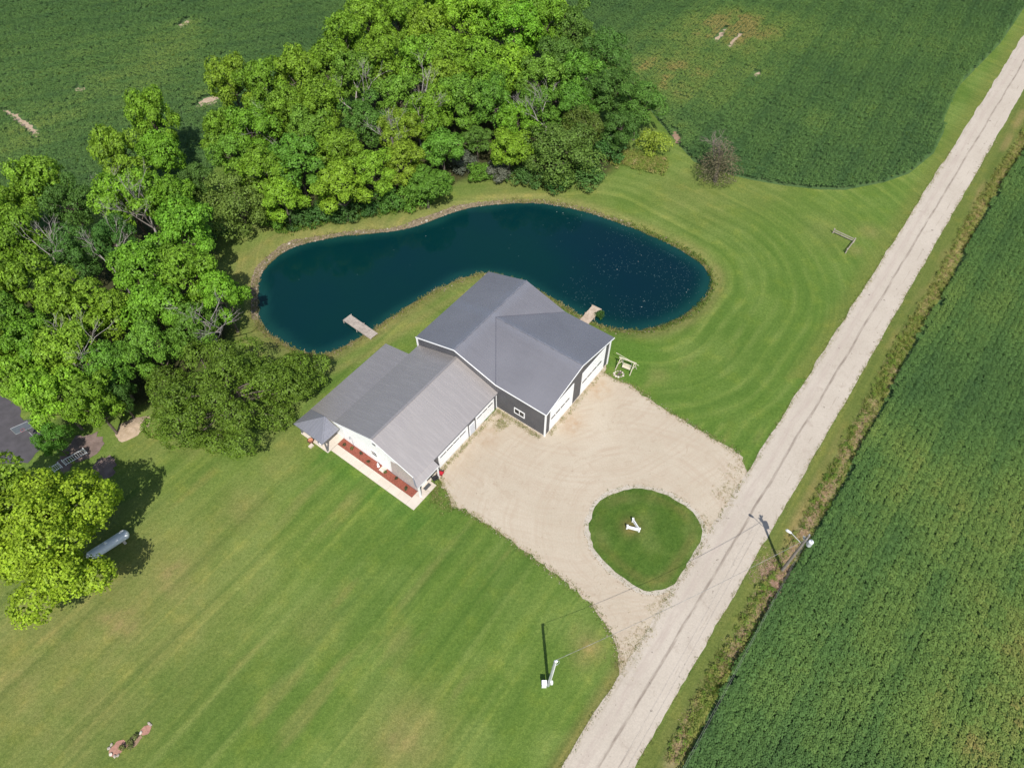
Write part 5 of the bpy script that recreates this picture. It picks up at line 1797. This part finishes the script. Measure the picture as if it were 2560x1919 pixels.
# (px, py, radius px, height m, colour, own label or None) for crown middles measured in the photo
left_wood = [
    (85, 400, 58, 14, 'y', "yellowish maple at the wood's top left, against the crop"), (20, 455, 55, 13, 'm', "maple cut by the photo's left edge beside the crop"),
    (330, 262, 48, 15, 'm', "tallest narrow maple standing up into the left crop"), (262, 335, 50, 14, 'y', "yellowish maple just below the tall narrow one"), (345, 330, 52, 13, 'm', None),
    (150, 440, 50, 12, 'd', None), (60, 520, 60, 13, 'm', None), (275, 430, 62, 13, 'm', None), (372, 428, 52, 12, 'm', None), (428, 395, 40, 9, 'd', "dark green tree in the gap between the two woods"),
    (150, 545, 55, 11, 'd', None), (245, 520, 50, 11, 'd', None), (395, 505, 70, 13, 'm', None), (300, 575, 68, 13, 'm', None), (408, 600, 70, 13, 'm', None),
    (478, 640, 52, 11, 'l', "bright maple leaning over the pond's left shore"), (45, 620, 66, 13, 'm', None), (150, 655, 66, 13, 'y', None), (235, 680, 60, 12, 'm', None), (330, 670, 70, 13, 'm', None), (10, 700, 60, 12, 'g', None),
    (75, 740, 66, 12, 'm', None), (155, 770, 64, 12, 'y', None), (235, 790, 55, 11, 'g', None), (415, 700, 58, 11, 'g', None), (330, 755, 55, 11, 'g', None), (40, 810, 55, 11, 'm', None),
    (115, 855, 62, 11, 'l', "bright maple hanging over the neighbour's asphalt"), (195, 865, 58, 11, 'm', "maple beside the sand heap, left of the big olive tree"), (250, 850, 40, 8, 'd', None),
]
LL = wood_labels(left_wood, ((0, 470, "top row"), (470, 590, "second row"), (590, 725, "third row"), (725, 2000, "bottom row")), "the left wood")
for px, py, r_, h_, c_, lab in left_wood:
    dk = c_ in 'dk'
    tree("broadleaf_tree" if dk else "maple_tree", lab or LL[(px, py)], "tree", px, py, r_, h_, c_, 'broad' if dk else 'maple', "trees of the wood left of the pond")
tree("broadleaf_tree", "small rounded green tree at the corner of the asphalt", "tree", 112, 948, 36, 6, 'g', 'broad')
tree("drooping_tree", "dull olive tree at the pond's left end, by the mown bank", "tree", 512, 435, 72, 9, 'o', 'olive')
centre_wood = [
    (500, 185, 50, 14, 'y', "yellowish maple at the left tip of the wood behind the pond"), (570, 190, 52, 14, 'y', None), (640, 165, 52, 14, 'y', None), (705, 150, 52, 14, 'm', None), (742, 88, 50, 15, 'm', "maple standing forward into the crop left of the wood's top"),
    (800, 55, 52, 15, 'y', None), (862, 45, 52, 15, 'm', None), (925, 60, 52, 15, 'm', None), (985, 45, 55, 15, 'l', None), (1055, 45, 55, 15, 'l', None), (1120, 62, 55, 15, 'l', None), (1175, 55, 48, 15, 'm', None),
    (478, 288, 44, 12, 'y', "maple at the wood's edge right of the gap"), (545, 290, 55, 13, 'm', None), (612, 250, 50, 13, 'y', None), (690, 238, 55, 14, 'm', None), (765, 165, 52, 13, 'g', None), (832, 140, 52, 14, 'm', None), (900, 135, 52, 14, 'y', None), (968, 128, 52, 14, 'm', None), (1040, 128, 52, 14, 'm', None), (1105, 145, 50, 14, 'l', None), (1160, 175, 52, 13, 'g', None),
    (560, 372, 58, 12, 'm', None), (642, 352, 58, 12, 'g', None), (612, 430, 48, 9, 'l', "bright low maple over the bank at the pond's upper left"), (722, 325, 58, 12, 'm', None), (790, 262, 55, 12, 'k', None), (865, 285, 52, 11, 'y', None), (932, 245, 52, 13, 'm', None), (1002, 218, 52, 13, 'g', None), (1068, 228, 48, 13, 'g', None),
    (735, 405, 60, 10, 'l', "bright maple in front at the middle of the far bank"), (805, 372, 52, 10, 'm', None), (872, 352, 48, 10, 'y', None), (920, 400, 46, 7, 'g', "low green tree nearest the water on the far bank"), (955, 320, 50, 10, 'g', None), (1030, 300, 34, 7, 'k', "small dark rounded tree left of the bright narrow maple"), (1098, 325, 46, 9, 'l', "bright yellow-green narrow maple beside the drooping olive tree"), (1118, 262, 42, 11, 'l', None),
    (1205, 130, 50, 13, 'k', None), (1240, 62, 46, 14, 'k', "dark tree at the wood's top right, against the crop"), (1255, 165, 46, 12, 'g', None), (1305, 120, 52, 13, 'd', "darkest green tree on the wood's right flank"), (1330, 190, 50, 12, 'd', None), (1380, 225, 54, 11, 'k', "dark tree at the wood's right-hand corner"), (1345, 275, 44, 9, 'd', None), (1170, 240, 46, 11, 'g', None),
    (500, 330, 44, 10, 'g', None), (665, 290, 50, 12, 'g', None), (1060, 175, 50, 13, 'm', None), (960, 185, 50, 13, 'y', None), (860, 215, 50, 12, 'g', None), (1240, 230, 46, 10, 'g', None), (1290, 205, 46, 10, 'k', None),
]
CL = wood_labels(centre_wood, ((-50, 100, "topmost row"), (100, 200, "upper row"), (200, 280, "middle row"), (280, 345, "lower row"), (345, 2000, "bank row")), "the far wood")
for px, py, r_, h_, c_, lab in centre_wood:
    dk = c_ in 'dk'
    tree("broadleaf_tree" if dk else "maple_tree", lab or CL[(px, py)], "tree", px, py, r_, h_, c_, 'broad' if dk else 'maple', "trees of the wood behind the pond")
EN = WN = 0
for px, py, c_ in ((830, -15, 'm'), (905, -10, 'l'), (975, -20, 'm'), (1045, -15, 'l'), (1110, -15, 'm'), (1170, -10, 'l'), (-20, 560, 'm'), (-25, 680, 'g'), (-20, 770, 'm')):
    if py < 0: tree("maple_tree", f"maple cut by the photo's top edge, {ORD[EN]} from the left", "tree", px, py, 52, 15, c_, 'maple', UPG); EN += 1
    else: tree("maple_tree", f"maple cut by the photo's left edge, {ORD[WN]} from the top of the wood", "tree", px, py, 55, 12, c_, 'maple', "maples on the photo's left edge"); WN += 1
tree("drooping_tree", "broad drooping olive tree on the far bank, right of the bright maple", "tree", 1212, 318, 82, 9, 'o', 'olive')
tree("drooping_tree", "olive tree behind the broad drooping one", "tree", 1262, 270, 50, 9, 'o', 'olive')
tree("yellow_bush", "small yellow-green bush at the wood's right corner, beside the crop", "bush", 1415, 308, 30, 4, 'w', 'shrub', None, .5)
# undergrowth along the wood's foot
shr = [(690, 458, 34, 3, 's', "dark green shrub on the bank left of the trunk"), (640, 468, 32, 3, 's', "dark green shrub under the bright low maple"), (590, 470, 30, 3, 'g', "green shrub beside the dull olive tree"), (745, 455, 32, 3, 's', "dark shrub under the middle of the far bank's trees"),
       (838, 430, 30, 4, 'k', "grey-green shrub where the bare trunk meets the bank"), (895, 425, 32, 4, 'g', "green shrub at the water end of the far bank"), (1000, 350, 30, 3, 'p', "greyish purple shrub left of the small dark tree"), (1078, 368, 30, 3, 'p', "greyish purple shrub under the bright narrow maple"),
       (1140, 378, 34, 3, 's', "dark shrub under the left side of the broad olive tree"), (1205, 385, 36, 3, 's', "dark shrub in front of the broad olive tree"), (1270, 378, 38, 3.2, 's', "dark rounded shrub right of the broad olive tree"), (1035, 372, 26, 2.6, 'g', "small green shrub between the two greyish purple ones"), (1310, 318, 40, 4, 's', "dark shrub behind the yellow weeds"),
       (460, 500, 30, 3, 's', "shrub in the shade left of the dull olive tree"), (950, 395, 26, 3, 'g', "green shrub at the far bank's corner above the stones"), (800, 448, 24, 2.4, 's', "small shrub near the bare trunk on the far bank")]
for px, py, r_, h_, c_, lab in shr:
    tree("shrub", lab, "shrub", px, py, r_, h_, c_, 'shrub', "shrubs along the wood's foot", .5)
# weedy yellow-green strip right of the wood
pos = along([atd(1310, 330), atd(1370, 350), atd(1440, 360)], 900, rng.normal(0, 1.1, 900), rng)
tag(scatter("weed_patch", np.c_[pos, np.zeros(len(pos))], rng.uniform(.8, 1.7, len(pos)), rng.uniform(0, 6.28, len(pos)), np.clip(rng.normal(.36, .1, len(pos)), 0, 1), leafy_src), "yellow-green weeds at the wood's right foot")
pos = along([atd(600, 500), atd(700, 478), atd(830, 458), atd(930, 432)], 500, rng.normal(0, .6, 500), rng)
tag(scatter("weed_patch", np.c_[pos, np.zeros(len(pos))], rng.uniform(.7, 1.4, len(pos)), rng.uniform(0, 6.28, len(pos)), np.clip(rng.normal(.1, .1, len(pos)), 0, 1), leafy_src), "low green weeds along the foot of the far bank's trees")

# dead trees showing grey limbs above the leaves
dv_ = [dead_mesh("dead_limbs", 2000 + i, 12, .75, M['deadwood'], 5, .17) for i in range(4)]
for i, (px, py, h_, lab) in enumerate(((850, 250, 13.5, "bare grey dead tree in the middle of the wood behind the pond"), (595, 262, 13, "grey forked bare limbs near the left tip of the far wood"), (90, 520, 13, "bleached bare tree near the left edge of the photo"), (212, 520, 12, "bare pale branches right of the bleached tree"), (275, 395, 14.5, "grey bare limbs below the tall narrow maple"),
                                       (755, 150, 15, "bare twisted limbs at the sparse left side of the far wood"), (1180, 200, 14, "thin bare limbs near the top right of the far wood"), (120, 735, 13.5, "bare forked limb showing in the lower left wood"), (900, 190, 15.5, "thin grey dead top among the maples behind the dead tree"), (210, 395, 12, "leaning bare branch at the edge of the left crop"), (420, 660, 13, "small bare branches above the bright leaning maple"))):
    x, y = atd(px, py, h_ * .8)
    r_ = tag(link("dead_tree", dv_[i % 4]), lab, "dead tree")
    r_.location = (x, y, 0); r_.rotation_euler = (0, 0, trng.uniform(0, 6.28)); s_ = h_ / 12.0
    r_.scale = (s_, s_, s_)
# one bare trunk standing at the bank
x, y = atd(858, 345, 5)
o = tag(MB().tube([(0, 0, -.2), (.1, .1, 5), (-.2, .2, 9.5)], [.34, .28, .14], 9).tube([(.1, .1, 5), (1.1, .2, 7.2)], [.15, .06], 6).build("bare_trunk", M['bark']), "tall bare trunk standing among the trees on the far bank", "tree trunk")
o.location = (x, y - 1, 0)

# solitary tree, brown and half bare, right of the wood
x, y = atd(1545, 392)
ht = thing("withered_tree", "lone brown half-bare tree on the lawn right of the wood", "tree", (x, y, 0), .6)
link("trunk", dead_mesh("withered_limbs", 77, 7.2, .95, simple("withered_bark", (.20, .165, .135), (.13, .11, .09), 2.0, .9), 5, .26), None, ht)
ht.scale = (1.55, 1.55, 1.15)
rngw = np.random.default_rng(9)
n = 5200
d = rngw.normal(size=(n, 3)); d /= np.linalg.norm(d, axis=1, keepdims=True)
c = d * np.array([2.9, 2.9, 3.2]) * (rngw.random((n, 1)) ** .45) + np.array([0, 0, 3.4])
ang_ = np.arctan2(c[:, 1], c[:, 0])
lim_ = (2.9 - .42 * np.maximum(c[:, 2] - 1.6, 0)) * (.75 + .35 * np.sin(ang_ * 3 + c[:, 2] * 1.7) ** 2)
c = c[(c[:, 2] > .5) & (np.hypot(c[:, 0], c[:, 1]) < lim_)]
v = leaf_cloud(c, rngw.normal(size=c.shape) + [0, 0, .4], .2, rngw, .45)
me = bpy.data.meshes.new("withered_foliage"); me.from_pydata(v.tolist(), [], [(4 * i, 4 * i + 1, 4 * i + 2, 4 * i + 3) for i in range(len(c))])
a = me.attributes.new("lv", 'FLOAT', 'FACE'); a.data.foreach_set("value", rngw.random(len(c)).astype(np.float32))
o = link("crown", me, M['leaf'], ht); o.color = (.175, .15, .09, 1)


def big_tree(name, label, px, py, rpx, h, col, seed, lobes, tufts, per, leaf, flat, z0, lobe_r, sq, rot, bark_r):
    zc_ = h * .6
    x, y = atd(px, py, zc_)
    depth = y * CT + (CAM_H - zc_) * ST
    rad = rpx * depth / 1475.0
    r_ = thing(name, label, "tree", (x, y, -.02), rot)
    r_.scale = (1, sq, 1)
    cm, L = crown_mesh("crown", seed, h, rad, z0, lobes, tufts, per, leaf, .5, flat, lobe_r)
    c = link("crown", cm, None, r_); c.color = (*COLS[col], 1)
    link("trunk", trunk_mesh("trunk", seed, h, rad, L, M['bark'], bark_r), None, r_)
    return r_


COLS['O'] = (.128, .205, .022); COLS['Y'] = (.290, .400, .026)
big_tree("spreading_tree", "big spreading olive-green tree between the sand heap and the house", 478, 848, 188, 9.5, 'O', 3001, 40, 4200, 13, .24, .5, .6, .20, .80, math.radians(8), .42)
big_tree("maple_tree", "large yellow-green maple shading the propane tank on the front lawn", 98, 1148, 158, 13.5, 'Y', 3002, 26, 3600, 15, .28, .5, 1.8, .31, 1.02, .4, .38)
big_tree("spreading_tree", "smaller olive-green tree tucked against the big one by the pond", 640, 800, 62, 6.0, 'O', 3003, 16, 900, 10, .24, .4, .5, .34, 1.0, .3, .2)

tree("maple_tree", "yellow-green maple at the left edge, behind the one shading the tank", "tree", -22, 1058, 85, 14, 'y', 'maple')

# ---- planting in the mulch bed, shepherd's hook, statue, paver
plv = [crown_mesh("bed_plant_leaves", 4000 + i, .42, .26, .02, 5, 40, 6, .1, .12, .5, .5)[0] for i in range(3)]
bp = [(18.6, "first small plant from the side porch in the red mulch"), (17.5, "second small plant from the side porch in the red mulch"), (16.1, "small plant in the red mulch below the shepherd's hook"), (14.6, "round plant in the red mulch below the gable window"), (12.0, "small plant in the red mulch right of the paver"), (10.4, "small plant in the red mulch in front of the stone veneer"), (8.6, "last small plant in the red mulch near the entry")]
for i, (y, lab) in enumerate(bp):
    p_ = yard(-15.5 + .15 * ((i % 3) - 1), y)
    o = tag(link("bed_plant", plv[i % 3]), lab, "plant", "plants in the mulch bed")
    o.location = (p_[0], p_[1], .05); o.rotation_euler = (0, 0, i * 1.3); o.scale = (.75, .75, .9)
    o.color = ((.09, .10, .045, 1), (.12, .15, .045, 1), (.08, .09, .05, 1))[i % 3]
p_ = yard(-15.35, 13.25)
st_ = thing("garden_statue", "small white garden statue in the red mulch", "statue", (p_[0], p_[1], .05))
smooth(MB().lathe([(.16, 0), (.17, .06), (.10, .1), (.13, .3), (.15, .42), (.09, .55), (.05, .6)], (0, 0, 0), 12).build("body", M['white'], st_))
smooth(MB().lathe([(.02, 0), (.08, .04), (.09, .1), (.06, .17), (.01, .19)], (0, 0, .58), 12).build("head", M['white'], st_))
p_ = yard(-15.32, 12.55)
pv = thing("paver_square", "square of tan pavers set in the red mulch beside the statue", "paving", (p_[0], p_[1], .05), AX)
for i in range(2):
    for j in range(2):
        MB().box(-.36 + i * .37, -.36 + j * .37, 0, -.36 + i * .37 + .35, -.36 + j * .37 + .35, .06).build("paver", M['stone_pale'], pv)
p_ = yard(-15.05, 17.6)
hk = thing("shepherd_hook", "thin grey shepherd's hook against the white gable wall", "garden hook", (p_[0], p_[1], .05), AX)
MB().tube([(0, 0, 0), (0, 0, 1.55), (0, .1, 1.8), (0, .28, 1.85), (0, .4, 1.7), (0, .38, 1.6)], .02, 6).build("hook", M['galv'], hk)
MB().box(-.06, .3, 1.3, .06, .46, 1.55).build("feeder", M['galv'], hk)

# ---- small island bed on the lower-left lawn
def bed_patch(name, pts, z, mat, seed):
    return sheet(name, spline(pts, True, .2), z, mat, jit=.04, step=.2, seed=seed)


bed_patch("mulch_patch", [(-36.9, 11.7), (-36.5, 12.5), (-35.9, 12.7), (-35.5, 12.2), (-35.8, 11.6), (-36.5, 11.3)], .025, M['mulch_pale'], 1)
bed_patch("mulch_patch", [(-34.6, 13.5), (-34.2, 14.0), (-33.7, 13.8), (-33.8, 13.2), (-34.3, 13.1)], .025, M['mulch_pale'], 2)
bed_patch("mulch_patch", [(-35.5, 12.3), (-35.0, 13.2), (-34.4, 13.1), (-34.5, 12.3), (-35.1, 11.9)], .02, M['soil'], 3)
for i, (x, y, s_, mt, lab) in enumerate(((-36.62, 11.5, .36, 'stone_pale', "large cream stone at the left end of the lawn flower bed"), (-34.48, 13.28, .34, 'stone_pale', "cream stone in the middle of the lawn flower bed"), (-36.2, 11.35, .34, 'stone', "grey stone next to the large cream one"), (-36.95, 12.0, .34, 'stone', "dark stone on the bed's left rim"), (-36.85, 12.3, .28, 'stone', "small dark stone above the other on the left rim"), (-34.0, 14.1, .3, 'stone', "dark stone at the bed's upper right tip"), (-33.75, 13.95, .25, 'stone', "small dark stone on the bed's right rim"), (-35.95, 11.4, .28, 'stone', "small grey stone on the bed's lower rim"))):
    V, F = rock_mesh(700 + i, .8)
    o = tag(MB().add([(v[0] * s_ * 1.2, v[1] * s_ * 1.2, v[2] * s_ + .03) for v in V], F).build("bed_stone", M[mt]), lab, "stone", "stones round the lawn flower bed")
    o.location = (x, y, .02); o.rotation_euler = (0, 0, i * 1.1)
for i, (x, y, lab) in enumerate(((-35.1, 12.5, "largest scruffy plant in the lawn flower bed"), (-34.8, 12.9, "scruffy plant near the middle cream stone"), (-35.0, 12.1, "scruffy plant at the lower side of the lawn flower bed"), (-35.7, 12.05, "single plant in the left mulch of the lawn flower bed"))):
    o = tag(link("bed_plant", plv[i % 3]), lab, "plant", "plants in the lawn flower bed")
    o.location = (x, y, .03); o.scale = (1.1, 1.1, 1.0); o.color = (.17, .19, .06, 1)
# plants beside the right dock and behind the workshop corner
for x, y, s_, lab in ((12.35, 66.4, .4, "bushy water plant against the right dock"), (-.3, 71.0, .5, "bush at the water's edge behind the workshop's far corner")):
    cm, tm = variant('shrub', 1)
    r_ = tag(empty("shrub", (x, y, -.25), 1.0), lab, "shrub"); r_.scale = (s_, s_, s_)
    c = link("crown", cm, None, r_); c.color = (.055, .13, .02, 1); link("stem", tm, None, r_)
